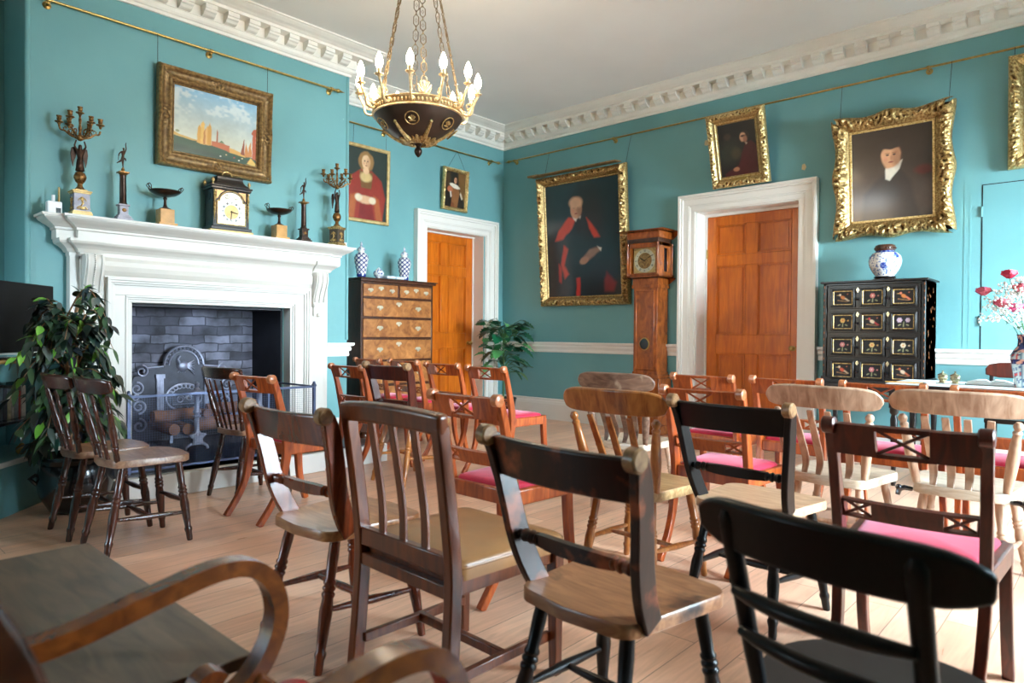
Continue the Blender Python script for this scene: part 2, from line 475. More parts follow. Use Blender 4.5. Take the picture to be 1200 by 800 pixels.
# chimney breast with the firebox hollow
FY0, FY1, FZ0, FZ1 = -4.965, -3.665, .16, 1.316
b = MB()
b.box(0, BX, BY0, FY0, 0, ZC); b.box(0, BX, FY1, BY1, 0, ZC)
b.box(0, BX, FY0, FY1, FZ1, ZC); b.box(0, BX, FY0, FY1, 0, FZ0)
b.box(0, .2, FY0, FY1, FZ0, FZ1)
struct(b.build('wall_chimney_breast', M['teal']))
b = MB(); b.lathe([(.018,0),(.018,3.5)], (BX-.002, BY0+.004, .1), n=10); b.lathe([(.018,0),(.018,2.6)], (BX-.004, BY1-.004, 1.03), n=10)
struct(b.build('trim_1', M['teal']))
# firebox lining
b = MB(); b.box(.2, .25, FY0, FY1, FZ0, FZ1)
struct(b.build('wall_firebox_back', M['brick']))
b = MB()
b.prism([(.25,FY1),(.68,FY1),(.68,FY1-.02),(.25,FY1-.075)], FZ0, FZ1-.02)
b.prism([(.25,FY0),(.68,FY0),(.68,FY0+.02),(.25,FY0+.075)], FZ0, FZ1-.02)
b.box(.25, .68, FY0+.02, FY1-.02, FZ1-.02, FZ1)
struct(b.build('wall_firebox_side', M['soot']))

# cornice
PATH = [(0,YS),(0,BY0),(BX,BY0),(BX,BY1),(0,BY1),(0,0),(XE,0),(XE,YS)]
PC = [(0,3.62),(.022,3.62),(.022,3.645),(.034,3.65),(.045,3.665),(.052,3.69),(.06,3.69),(.06,3.775),(.17,3.775),(.17,3.80),(.178,3.803),(.19,3.803),(.205,3.812),(.235,3.822),(.262,3.836),(.275,3.846),(.29,3.846),(.29,3.862),(0,3.862)]
b = MB(); b.sweep(PC, PATH)
struct(b.build('cornice', M['cream']))
b = MB()
blk = [(0,3.776),(.1,3.776),(.1,3.742),(.088,3.738),(.084,3.722),(.066,3.716),(.05,3.70),(.03,3.694),(0,3.694)]
def block_run(p0, p1, out):
    p0 = Vector(p0); p1 = Vector(p1); d = (p1-p0); L = d.length; d.normalize(); o = Vector(out)
    n = int(round(L/.19)); st = L/n
    for i in range(n):
        c = p0+d*(st*(i+.5))
        vs = []
        for s in (-.048, .048):
            for a, z in blk:
                q = c+d*s+o*(.058+a); vs.append((q.x, q.y, z))
        k = len(blk)
        b.add(vs, [tuple(range(k)), tuple(reversed(range(k, 2*k)))]+[(j, (j+1) % k, k+(j+1) % k, k+j) for j in range(k)])
block_run((BX,BY0+.02), (BX,BY1-.02), (1,0)); block_run((0,BY1+.1), (0,-.1), (1,0))
block_run((.1,0), (XE-.1,0), (0,-1)); block_run((XE,-.1), (XE,YS+.1), (-1,0)); block_run((BX-.02,BY1),(.1,BY1),(0,1))
struct(b.build('trim_2', M['cream']))
# dado rail and skirting
PD = [(0,.868),(.012,.868),(.018,.885),(.014,.90),(.014,.915),(.03,.925),(.034,.945),(.026,.958),(.03,.965),(.05,.972),(.055,.985),(.055,1.0),(0,1.0)]
PS = [(0,0),(.045,0),(.045,.2),(.04,.205),(.034,.225),(.022,.235),(.018,.265),(0,.268)]
runs = [[(0,YS),(0,BY0),(BX,BY0),(BX,-5.40)], [(BX,-3.22),(BX,BY1),(0,BY1),(0,-1.59)], [(0,-.17),(0,0),(2.70,0)], [(4.19,0),(XE,0),(XE,YS),(0,YS)]]
for i, r in enumerate(runs):
    b = MB(); b.sweep(PD, r); struct(b.build('trim_%d' % (i+3), M['trimwhite']))
for nm, r in zip(('baseboard_southwest','baseboard_west','baseboard_north','baseboard_east'), runs):
    b = MB(); b.sweep(PS, r); struct(b.build(nm, M['trimwhite']))

# door cases: nested mouldings, each (a from outer edge, to, depth)
def ucase(b, a0, a1, zt, steps, P, z0=0):
    for s0, s1, dp in steps:
        for q in ((a0+s0, a0+s1), (a1-s1, a1-s0)):
            b.box(*P(q[0], q[1], dp), z0, zt-s1)
        b.box(*P(a0+s0, a1-s0, dp), zt-s1, zt-s0)
STEPS = [(0,.028,.075),(.028,.05,.06),(.05,.115,.042),(.115,.13,.036),(.13,.178,.028),(.178,.19,.018)]
b = MB(); ucase(b, 2.71, 4.18, 2.63, STEPS, lambda a, c, d: (a, c, -d, 0.0))
b.box(2.90,2.905,0,.45,0,2.44); b.box(3.985,3.99,0,.45,0,2.44); b.box(2.9,3.99,0,.45,2.435,2.44)
b.box(2.905,2.93,.19,.30,0,2.435); b.box(3.965,3.985,.19,.30,0,2.435); b.box(2.905,3.985,.17,.30,2.405,2.435)
struct(b.build('trim_7', M['trimwhite'], bevel=.004))
b = MB(); ucase(b, -1.58, -.16, 2.605, [(s0*1.05,s1*1.05,d) for s0,s1,d in STEPS], lambda a, c, d: (0.0, d, a, c))
b.box(-.45,0,-1.39,-1.385,0,2.405); b.box(-.45,0,-.38,-.375,0,2.405); b.box(-.45,0,-1.39,-.375,2.4,2.405)
b.box(-.30,-.19,-1.385,-1.375,0,2.4); b.box(-.30,-.19,-.395,-.38,0,2.4); b.box(-.30,-.17,-1.385,-.38,2.385,2.4)
struct(b.build('trim_8', M['trimwhite'], bevel=.004))
def door(name, a0, a1, zt, P, flip, knob_a):
    """P(a,depth,z)->xyz ; depth 0 = front face of the leaf"""
    w = a1-a0
    A = [a0, a0+.108, a0+w*.425, a0+w*.545, a1-.115, a1]
    Zs = [0.012, .22, .907, 1.107, 1.861, 1.977, 2.307*zt/2.405, zt]
    def bx(b, u0, u1, z0, z1, d0, d1):
        p = P(u0, d0, z0); q = P(u1, d1, z1)
        b.box(min(p[0],q[0]), max(p[0],q[0]), min(p[1],q[1]), max(p[1],q[1]), z0, z1)
    b = MB()
    for u0, u1 in ((A[0],A[1]), (A[4],A[5])): bx(b, u0, u1, Zs[0], zt, 0, .045)
    for z0, z1 in ((Zs[0],Zs[1]),(Zs[2],Zs[3]),(Zs[4],Zs[5]),(Zs[6],zt)): bx(b, A[1], A[4], z0, z1, 0, .045)
    for z0, z1 in ((Zs[1],Zs[2]),(Zs[3],Zs[4]),(Zs[5],Zs[6])): bx(b, A[2], A[3], z0, z1, 0, .045)
    d = struct(b.build(name, M['door'], bevel=.004))
    for z0, z1 in ((Zs[1],Zs[2]),(Zs[3],Zs[4]),(Zs[5],Zs[6])):
        for u0, u1 in ((A[1],A[2]),(A[3],A[4])):
            b = MB(); bx(b, u0, u1, z0, z1, .022, .04); bx(b, u0+.035, u1-.035, z0+.035, z1-.035, .016, .03)
            for k, (o, dd) in enumerate(((0,-.003),(.009,.008))):
                e = .010
                bx(b, u0+o, u0+o+e, z0+o, z1-o, dd, .02); bx(b, u1-o-e, u1-o, z0+o, z1-o, dd, .02)
                bx(b, u0+o, u1-o, z0+o, z0+o+e, dd, .02); bx(b, u0+o, u1-o, z1-o-e, z1-o, dd, .02)
            b.build('panel', M['door'], d)
    b = MB(); p = Vector(P(knob_a, 0, .975)); q = Vector(P(knob_a, -1, .975)); ax = (q-p).normalized()
    b.lathe([(.026,0),(.026,.004),(.01,.008),(.009,.03),(.02,.04),(.027,.052),(.026,.064),(.015,.072),(0.001,.074)], p, ax, 16)
    b.build('door_knob', M['brass'], d)
    b = MB(); p = Vector(P(knob_a+.055*flip, 0, .97)); b.lathe([(.013,0),(.013,.005),(.001,.006)], p, ax, 12, sy=1.4)
    b.build('escutcheon', M['brass'], d)
    b = MB()
    ha = a0 if flip > 0 else a1
    for z in (.3, 2.0):
        b.lathe([(.008,-.05),(.008,.05)], P(ha, -.006, z), n=8)
    b.build('hinge', M['brass'], d)
    return d
door('door_2', 2.93, 3.965, 2.405, lambda a, d, z: (a, .2+d, z), 1, 3.965-.085)
door('door_1', -1.375, -.395, 2.385, lambda a, d, z: (-.2-d, a, z), 1, -.395-.075)
# flush jib door with its dark joint
b = MB()
b.box(5.492, 6.42, -.008, 0, 1.003, 2.368)
d3 = struct(b.build('door_3', M['teal']))
b = MB(); b.box(5.484, 5.491, -.004, 0, 1.003, 2.376); b.box(5.484, 6.434, -.004, 0, 2.369, 2.376); b.box(6.424,6.434,-.004,0,1.003,2.384)
b.build('door_joint', M['soot'], d3)
b = MB()
for z in (2.15, 1.24):
    b.box(5.472, 5.498, -.012, 0, z-.04, z+.04); b.lathe([(.006,-.042),(.006,.042)], (5.485,-.014,z), n=8)
b.build('hinge', M['teal'], d3)
b = MB(); b.box(5.398, 5.412, -.004, 0, 1.003, 2.30); b.box(5.36,5.478,-.0025,0,1.003,2.42)
b.build('casing', M['teal'], d3)

# plaster chips where old hooks were
for x, z, lab in ((3.0,3.18,'small flaked patch of bare plaster left of the tilted boy portrait'), (4.03,2.755,'small flaked patch of bare plaster right of the tilted boy portrait')):
    b = MB(); b.prism([(x-.018,z-.02),(x+.012,z-.032),(x+.026,z+.0),(x+.01,z+.034),(x-.014,z+.026)], -.0015, 0, 'y')
    o = b.build('plaster_chip', plain('bare_plaster', lin(206,184,140), .8), None); o.parent = bpy.data.objects['wall_north']; o['label'] = lab

# windows in the east wall (daylight comes through them)
for i, (y0, y1) in enumerate(WIN):
    b = MB(); x0, x1 = XE+.10, XE+.16
    z0, z1 = .55, 2.5
    b.box(x0,x1,y0,y0+.07,z0,z1); b.box(x0,x1,y1-.07,y1,z0,z1); b.box(x0,x1,y0,y1,z0,z0+.09); b.box(x0,x1,y0,y1,z1-.07,z1)
    b.box(x0,x1,y0,y1,1.5,1.55)
    for k in (1,2):
        yy = y0+(y1-y0)*k/3; b.box(x0+.01,x1-.01,yy-.012,yy+.012,z0,z1)
    for z in (1.02,2.0): b.box(x0+.01,x1-.01,y0,y1,z-.012,z+.012)
    b.box(XE-.06, XE+.1, y0-.05, y1+.05, z0-.04, z0)
    for yy in (y0, y1): b.box(XE-.02,XE+.0,yy-.09,yy+.09,z0,z1+.1)
    b.box(XE-.02,XE,y0-.1,y1+.1,z1,z1+.12)
    w = struct(b.build('window_%d' % (i+1), M['trimwhite'], bevel=.003))

b = MB()
for x in (1.3, 2.74): b.box(x,x+.06,YS-.18,YS-.12,.55,2.5)
for x in (1.79,2.27): b.box(x-.012,x+.012,YS-.17,YS-.13,.55,2.5)
for z in (.55,1.5,2.44): b.box(1.3,2.8,YS-.18,YS-.12,z,z+.06)
for z in (1.02,2.0): b.box(1.3,2.8,YS-.17,YS-.13,z-.012,z+.012)
b.box(1.25,2.85,YS-.12,YS+.06,.51,.55)
struct(b.build('window_3', M['trimwhite'], bevel=.003))

# ---------------------------------------------------------------- fireplace surround
CY = -4.31
fs = thing('fireplace_surround', 'large white moulded fireplace surround with scroll consoles and deep mantel shelf', 'fireplace', (0,0,0))
b = MB()
PSH = [(-.10,1.755),(.012,1.755),(.012,1.815),(.022,1.822),(.022,1.836),(.03,1.84),(.046,1.852),(.07,1.865),(.095,1.882),(.103,1.893),(.103,1.90),(.118,1.90),(.12,1.916),(-.15,1.916)]
shp = [(BX,-5.45),(.78,-5.45),(.78,-5.33),(.835,-5.33),(.835,-3.28),(.78,-3.28),(.78,-3.14),(BX,-3.14)]
b.sweep(PSH, shp)
b.prism([(BX,-5.43),(.77,-5.43),(.77,-5.33),(.82,-5.33),(.82,-3.28),(.77,-3.28),(.77,-3.16),(BX,-3.16)], 1.76, 1.915)
b.build('mantel_shelf', M['white'], fs)
b = MB()
PBM = [(-.06,1.64),(.004,1.64),(.006,1.665),(.018,1.668),(.03,1.69),(.052,1.71),(.078,1.725),(.085,1.74),(.085,1.757),(-.06,1.757)]
b.sweep(PBM, [(BX,-5.37),(.755,-5.37),(.755,-5.315),(.805,-5.315),(.805,-5.185)]); b.sweep(PBM, [(.78,-5.185),(.78,-3.435)]);
b.sweep(PBM, [(.805,-3.435),(.805,-3.30),(.755,-3.30),(.755,-3.245),(BX,-3.245)])
b.box(BX,.80,-5.31,-3.31,1.62,1.757)
b.build('bed_mould', M['white'], fs)
for y0, y1, c0, c1 in ((-5.37,-5.31,-5.31,-5.175), (-3.30,-3.245,-3.445,-3.31)):
    b = MB(); ya, yb = min(y0,y1), max(y0,y1)
    b.box(BX, .755, ya, yb, .16, 1.66)
    b.box(BX, .79, c0, c1, .16, 1.66); b.box(BX,.81, c0-.004, c1+.004,.16,.34)
    b.build('jamb', M['white'], fs, bevel=.003)
    b = MB()
    sc = [(.785,1.655),(.872,1.655),(.886,1.63),(.89,1.60),(.886,1.565),(.87,1.52),(.848,1.475),(.832,1.43),(.822,1.39),(.824,1.37),(.832,1.365),(.832,1.34),(.785,1.34)]
    b.prism(sc, c0+.006, c1-.006, 'y')
    k = [(.79,1.66),(.885,1.65),(.895,1.6),(.89,1.56),(.874,1.515),(.852,1.47),(.836,1.42),(.829,1.38)]
    for yy in (c0+.022, c1-.022):
        b.tube([(x+.001, yy, z) for x, z in k[1:]], .008, 6)
    for i in range(22):
        t = i/21*(len(k)-2)+1; a = int(t); a = min(a, len(k)-2); f = t-a
        x = k[a][0]*(1-f)+k[a+1][0]*f; z = k[a][1]*(1-f)+k[a+1][1]*f
        b.ball((x, (c0+c1)/2, z), .008, n=6)
    b.box(.785,.84,c0+.01,c1-.01,1.335,1.36)
    b.box(.785,.81,c0+.02,c1-.02,1.25,1.335); b.ball((.812,(c0+c1)/2,1.262), .02, n=10)
    b.build('console', M['white'], fs, bevel=.002, seg=1)
b = MB()
pf = [(BX,1.51),(.79,1.51),(.80,1.52),(.818,1.545),(.828,1.58),(.825,1.615),(.81,1.638),(.80,1.645),(BX,1.645)]
b.prism(pf, -5.175, -3.445, 'y', smooth=False)
b.build('frieze', M['white'], fs)
b = MB()
US = [(0,.022,.845),(.022,.04,.835),(.04,.055,.822),(.055,.13,.806),(.13,.145,.812),(.145,.16,.80),(.16,.182,.79)]
for s0, s1, x in US:
    b.box(BX, x, -5.15+s0, -5.15+s1, .16, 1.50-s1); b.box(BX, x, -3.47-s1, -3.47-s0, .16, 1.50-s1)
    b.box(BX, x, -5.15+s0, -3.47-s0, 1.50-s1, 1.50-s0)
b.box(BX,.79,-5.175,-5.15,.16,1.51); b.box(BX,.79,-3.47,-3.445,.16,1.51); b.box(BX,.79,-5.175,-3.445,1.495,1.515)
b.build('opening_moulding', M['white'], fs, bevel=.003, seg=2)
b = MB(); b.box(BX-.01, 1.70, -5.36, -3.25, 0, .150)
hk = struct(b.build('hearth', M['white'], None, bevel=.006))
b = MB(); b.box(BX-.42, 1.64, -4.96, -3.67, .150, .162); b.box(.80, 1.64, -5.33, -3.28, .150, .162)
b.build('hearth_slab', M['slate'], hk)

# ---------------------------------------------------------------- fireback, dogs, logs, fender
b = MB(); fcY = -4.40
def arc(cy, cz, r, a0, a1, n): return [(cy+r*math.cos(math.radians(a0+(a1-a0)*i/n)), cz+r*math.sin(math.radians(a0+(a1-a0)*i/n))) for i in range(n+1)]
out = [(fcY-.42,.17),(fcY-.42,.66),(fcY-.40,.72),(fcY-.33,.74),(fcY-.31,.80),(fcY-.17,.81)]
out += arc(fcY, .81, .165, 180, 0, 14)
out += [(fcY+.17,.81),(fcY+.31,.80),(fcY+.33,.74),(fcY+.40,.72),(fcY+.42,.66),(fcY+.42,.17)]
fb = thing('fireback', 'arched cast iron fireback with scrolls and heraldic relief standing in the fireplace', 'fireback')
b = MB(); b.prism(out, .30, .325, 'x')
b.build('plate', M['irondark'], fb, bevel=.003)
b = MB(); X = .33
def T(pts, r=.008, closed=False): b.tube([(X, y, z) for y, z in pts], r, 6, closed)
T([(y, z) for y, z in out[6:21]], .012); T(arc(fcY,.81,.125,180,0,12), .008); T([(fcY-.17,.80),(fcY-.30,.79)], .01); T([(fcY+.17,.80),(fcY+.30,.79)], .01)
for i in range(13):
    y, z = arc(fcY,.81,.145,172,8,12)[i]; b.ball((X,y,z), .012, n=6)
def spiral(cy, cz, r0, turns, a0, sgn=1, n=26, r1=.012):
    return [(cy+(r0+(r1-r0)*i/n)*math.cos(a0+sgn*2*PI*turns*i/n), cz+(r0+(r1-r0)*i/n)*math.sin(a0+sgn*2*PI*turns*i/n)) for i in range(n+1)]
for s in (-1, 1):
    T(spiral(fcY+s*.34,.765,.05,1.4,PI/2,s), .009); T(spiral(fcY+s*.38,.62,.055,1.5,PI/2,s), .009)
    T(spiral(fcY+s*.365,.47,.06,1.5,-PI/2,-s), .009); T(spiral(fcY+s*.36,.31,.06,1.3,PI/2,s), .009)
    T(spiral(fcY+s*.26,.37,.03,1.2,0,s), .006); T(spiral(fcY+s*.385,.545,.03,1.2,0,-s), .006)
    for yy, w in ((s*.20,.028),):
        b.box(.322,.345, fcY+yy-w, fcY+yy+w, .40, .70); b.box(.322,.355, fcY+yy-w-.008, fcY+yy+w+.008, .70,.735); b.box(.322,.352, fcY+yy-w-.006, fcY+yy+w+.006, .38,.40)
        for k in (-1,0,1): b.box(.345,.35, fcY+yy+k*.018-.004, fcY+yy+k*.018+.004, .41,.69)
T([(fcY+.15*math.cos(a*2*PI/30), .53+.115*math.sin(a*2*PI/30)) for a in range(30)], .008, True)
T([(fcY-.10,.56),(fcY+.10,.56),(fcY+.10,.47),(fcY-.10,.47)], .006, True)
for k in range(9):
    a = PI*(.1+.8*k/8); T(spiral(fcY+.115*math.cos(a), .55+.075*math.sin(a), .022,1,a), .005)
T(spiral(fcY-.03,.51,.035,1.5,0), .006); T(spiral(fcY+.04,.52,.03,1.5,PI,-1), .006)
for s in (-1,1): T([(fcY+s*.02,.45),(fcY+s*.06,.40),(fcY+s*.05,.33),(fcY+s*.09,.30)], .008)
# bird on the crest
b.ball((X,fcY-.01,.80), .045, (.4,1.2,1)); b.tube([(X,fcY-.04,.82),(X,fcY-.055,.86),(X,fcY-.035,.89)], [.022,.014,.013], 6)
for k in range(6): b.tube([(X,fcY+.0,.80),(X+.01,fcY+.05,.83-.012*k),(X,fcY+.085,.85-.025*k)], [.009,.008,.004], 5)
for k in range(4): b.tube([(X,fcY-.02,.78),(X,fcY-.05+.02*k,.745)], [.008,.004], 5)
b.build('relief', M['iron'], fb)
for yc, lab in ((-4.56,'left cast iron firedog holding the logs, tall knopped post'), (-4.04,'right cast iron firedog, mostly hidden by the chairs in front of the hearth')):
    fd = thing('firedog', lab, 'firedog', (.98, yc, .162))
    b = MB(); b.lathe([(.035,.12),(.022,.14),(.02,.26),(.032,.265),(.032,.275),(.024,.28),(.024,.295),(.033,.30),(.03,.315),(.022,.33),(.02,.42),(.03,.435),(.05,.45),(.055,.47),(.045,.475)], n=8)
    b.lathe([(.03,.475),(.012,.50),(.02,.51),(.02,.53),(.004,.545)], n=8)
    b.build('post', M['iron'], fd)
    b = MB(); star = [(.075*(1 if k % 2 == 0 else .55)*math.cos(k*PI/5+PI/2), .075+.07*(1 if k % 2 == 0 else .6)*math.sin(k*PI/5+PI/2)+.03) for k in range(10)]
    b.prism(star, -.02, .02, 'x')
    b.box(-.014,.014,-.03,.03,.045,.13)
    for s in (-1,1): b.tube([(0,s*.02,.06),(0,s*.055,.05),(0,s*.08,.03),(0,s*.085,.008)], [.016,.014,.012,.014], 6)
    b.build('foot', M['iron'], fd, bevel=.003)
    b = MB(); b.box(-.52,0,-.012,.012,.10,.125); b.box(-.52,-.50,-.012,.012,0,.11)
    b.build('bar', M['iron'], fd)
b = MB()
def log(name_lab, p0, p1, r, seed, top=True):
    b = MB(); p0 = Vector(p0); p1 = Vector(p1); n = 10; pts = []; rad = []
    rnd = random.Random(seed)
    side = (p1-p0).cross(Vector((0,0,1))).normalized()
    for i in range(n+1):
        t = i/n; pts.append(p0.lerp(p1, t)+side*.006*math.sin(t*5+seed)+Vector((0,0,.004*math.sin(t*9+seed)))); rad.append(r*(1+.05*rnd.uniform(-1,1)))
    b.tube(pts, rad, 12); 
    o = b.build('log', M['log']); tag(o, name_lab, 'log', 'logs laid on the firedogs'); return o
zt = .162+.125
log('upper left log laid on top at the left of the tall firedog post', (.78,-4.82,zt+.143), (.74,-4.49,zt+.143), .047, 1)
log('short log end sticking out lowest at the far left', (.93,-4.71,zt+.047), (.45,-4.70,zt+.047), .045, 3)
log('second short log end beside the tall firedog post', (.94,-4.605,zt+.047), (.50,-4.60,zt+.047), .045, 4)
log('thick lower log lying to the right of the tall firedog post', (.80,-4.49,zt+.058), (.80,-3.92,zt+.058), .055, 5)
log('upper right log laid across, sloping up to the right', (.72,-4.37,zt+.165), (.74,-3.93,zt+.175), .048, 6)
log('small sawn log end resting on top in the middle', (.90,-4.445,zt+.150), (.60,-4.44,zt+.150), .034, 7)

fd = thing('fireguard', 'low blued steel fireguard with thin rail and corner posts on the hearth', 'fireguard', (0,0,.162))
ya, yb, xf = -5.256, -3.905-.35, 1.60
yb = -3.90+.0
b = MB(); z = .52
for y in (ya, yb):
    b.box(xf-.011,xf+.011,y-.011,y+.011,0,z+.012); b.box(xf-.015,xf+.015,y-.015,y+.015,z-.012,z+.004); b.ball((xf,y,z+.018),.012,n=8)
    b.box(.86,.875,y-.008,y+.008,0,z)
b.build('post', M['steel'], fd, bevel=.002)
b = MB(); b.box(xf-.008,xf+.008,ya,yb,z-.022,z-.004); b.box(xf-.008,xf+.008,ya,yb,.01,.026)
for y in (ya, yb): b.box(.86,xf,y-.006,y+.006,z-.02,z-.006); b.box(.86,xf,y-.006,y+.006,.01,.024)
b.box(.86,.872,-3.95,-3.90,z+.02,z+.03)
b.build('rail', M['steel'], fd, bevel=.001, seg=1)
b = MB(); n = 84
for i in range(1, n): y = ya+(yb-ya)*i/n; b.box(xf-.0006,xf+.0006,y-.0006,y+.0006,.02,z-.02)
for i in range(1, 30): zz = .02+(z-.04)*i/30; b.box(xf-.0006,xf+.0006,ya,yb,zz-.0006,zz+.0006)
b.build('mesh', M['steel'], fd)

# ---------------------------------------------------------------- picture rails
def rail(lab, p0, p1, out, brackets, finials):
    p0 = Vector(p0); p1 = Vector(p1); d = (p1-p0).normalized(); o = Vector(out)
    r = thing('picture_rail', lab, 'picture rail')
    b = MB(); b.tube([p0, p1], .0095, 10); b.build('rod', M['brass'], r)
    for e, s in finials:
        q = p0 if e == 0 else p1; ax = -d if e == 0 else d
        b = MB(); b.lathe([(.012,0),(.014,.01),(.010,.02),(.018,.03),(.02,.045),(.012,.065),(.006,.09),(.001,.115)], q, ax, 10)
        b.build('finial', M['brass'], r)
    for t in brackets:
        q = p0+d*t
        b = MB(); b.lathe([(.028,0),(.028,.005),(.018,.01),(.01,.014),(.009,.05)], q-o*.055-Vector((0,0,.02)), o, 12)
        b.lathe([(.016,-.012),(.016,.012)], q, d, 10)
        b.build('bracket', M['brass'], r)
rail('long brass picture rail on the clock wall', (.19,-.055,3.437), (XE-.12,-.055,3.437), (0,-1,0), [.06,1.65,3.27,4.90,6.9], [(0,1),(1,1)])
rail('brass picture rail across the chimney breast above the mantel', (.725,-5.56,3.437), (.725,-3.16,3.437), (1,0,0), [.07,1.22,2.37], [(0,1),(1,1)])
rail('brass picture rail in the alcove behind the chandelier', (.055,-2.86,3.416), (.055,-.20,3.416), (1,0,0), [.08,.82,2.57], [(0,1),(1,1)])
# ---------------------------------------------------------------- pictures
class Paint:
    def __init__(s, nu, nv, asp, base):
        s.nu, s.nv = nu, nv
        u = np.linspace(0, 1, nu); v = np.linspace(0, 1, nv)
        s.U, s.V = np.meshgrid(u, v); s.X = s.U*asp; s.asp = asp
        s.c = np.ones((nv, nu, 3))*np.array(lin(*base)[:3])
        rs = np.random.RandomState(3)
        s.n = s._noise(rs, 10)*.6+s._noise(rs, 28)*.4
        s.n2 = s._noise(rs, 18)
    def _noise(s, rs, k):
        g = rs.rand(k+2, k+2); fu = s.U*k; fv = s.V*k
        iu = fu.astype(int); iv = fv.astype(int); a = fu-iu; b = fv-iv
        a = a*a*(3-2*a); b = b*b*(3-2*b)
        return (g[iv,iu]*(1-a)+g[iv,iu+1]*a)*(1-b)+(g[iv+1,iu]*(1-a)+g[iv+1,iu+1]*a)*b
    def mixin(s, m, col):
        m = np.clip(m, 0, 1)[..., None]; s.c = s.c*(1-m)+np.array(lin(*col)[:3])*m
    def el(s, cx, cy, rx, ry, col, soft=.25, rot=0, op=1):
        a = math.radians(rot); dx = s.X-cx*s.asp; dy = s.V-cy
        x = dx*math.cos(a)+dy*math.sin(a); y = -dx*math.sin(a)+dy*math.cos(a)
        d = np.sqrt((x/rx)**2+(y/ry)**2)+(s.n2-.5)*.12
        s.mixin(np.clip((1+soft/2-d)/soft, 0, 1)*op, col)
    def poly(s, pts, col, soft=.012, op=1, wob=.012):
        P = [(x*s.asp, y) for x, y in pts]; n = len(P)
        X = s.X+(s.n-.5)*wob; Y = s.V+(s.n2-.5)*wob
        ins = np.zeros(X.shape, bool); dm = np.full(X.shape, 9.)
        for i in range(n):
            x0, y0 = P[i]; x1, y1 = P[(i+1) % n]
            with np.errstate(all='ignore'):
                cr = ((y0 > Y) != (y1 > Y)) & (X < (x1-x0)*(Y-y0)/((y1-y0) or 1e-9)+x0)
            ins ^= cr
            ex, ey = x1-x0, y1-y0; t = np.clip(((X-x0)*ex+(Y-y0)*ey)/(ex*ex+ey*ey+1e-12), 0, 1)
            dm = np.minimum(dm, np.hypot(X-x0-t*ex, Y-y0-t*ey))
        sd = np.where(ins, dm, -dm)
        s.mixin(np.clip(sd/soft+.5, 0, 1)*op, col)
    def out(s, vary=.25):
        return (s.c*(1-vary/2+vary*s.n[..., None])).reshape(-1, 3)
def canvas(name, x0, x1, z0, z1, y, nu, nv, cols, mat, parent):
    vs = [(x0+(x1-x0)*i/(nu-1), y, z0+(z1-z0)*j/(nv-1)) for j in range(nv) for i in range(nu)]
    fs = [(j*nu+i, j*nu+i+1, (j+1)*nu+i+1, (j+1)*nu+i) for j in range(nv-1) for i in range(nu-1)]
    n0 = len(vs)
    vs += [(x0,y+.004,z0),(x1,y+.004,z0),(x1,y+.004,z1),(x0,y+.004,z1)]; fs += [(n0+3,n0+2,n0+1,n0)]
    c = np.vstack([cols, np.tile(cols[:1], (4,1))])
    me = bpy.data.meshes.new(name); me.from_pydata(vs, [], fs); me.materials.append(mat)
    o = bpy.data.objects.new(name, me); COL.objects.link(o); o.parent = parent
    set_col(o, c); return o

def face(p, cx, cy, r, skin=(196,148,112), shade=(130,84,60), hair=(60,44,34), turn=.15, beard=None, bald=False):
    if not bald: p.el(cx-turn*r*.3, cy+r*.35, r*.92, r*1.05, hair, .2)
    p.el(cx, cy, r*.72, r, skin, .2); p.el(cx+r*.42/p.asp, cy-.1*r, r*.34, r*.8, shade, .8, 0, .6)
    p.el(cx-r*.25/p.asp, cy+.12*r, r*.13, r*.07, (70,48,40), .5); p.el(cx+r*.25/p.asp, cy+.12*r, r*.12, r*.07, (60,40,36), .5)
    p.el(cx-r*.25/p.asp, cy+.26*r, r*.17, r*.04, shade, .5); p.el(cx+r*.25/p.asp, cy+.26*r, r*.16, r*.04, shade, .5)
    p.el(cx+r*.04/p.asp, cy-.14*r, r*.09, r*.2, (176,118,88), .8, 0, .7); p.el(cx, cy-.48*r, r*.2, r*.06, (140,66,58), .5)
    p.el(cx-r*.4/p.asp, cy-.2*r, r*.16, r*.18, (206,130,104), .9, 0, .5)

def densify(prof, st=.007):
    o = [prof[0]]
    for a, c in zip(prof, prof[1:]):
        k = max(1, int(math.hypot(c[0]-a[0], c[1]-a[1])/st))
        o += [(a[0]+(c[0]-a[0])*i/k, a[1]+(c[1]-a[1])*i/k) for i in range(1, k+1)]
    return o
def frame_mesh(W, H, prof, orn, wave=None, seg=.007):
    """prof: (inset, height) from the outer back edge to the inner sight edge; orn(a,L,inset,side)->extra height"""
    b = MB(); prof = densify(prof)
    ins = prof[-1][0]
    for side in range(4):
        L = W if side % 2 == 0 else H; n = max(8, int(L/seg)); k = len(prof)
        vs = []
        for i in range(n+1):
            for (o, h) in prof:
                a = o+(L-2*o)*i/n
                e = orn(a, L, o, side) if orn else 0
                oo = o-(wave(a, L, side) if (wave and o < ins*.35) else 0)
                if side == 0: x, z = -W/2+a, oo
                elif side == 1: x, z = W/2-oo, a
                elif side == 2: x, z = W/2-a, H-oo
                else: x, z = -W/2+oo, H-a
                vs.append((x, -(h+e), z))
        fs = [(i*k+j, i*k+j+1, (i+1)*k+j+1, (i+1)*k+j) for i in range(n) for j in range(k-1)]
        b.add(vs, fs, True)
    return b
def nz(x, y, s): return noise.noise(Vector((x*s, y*s, 1.7)))
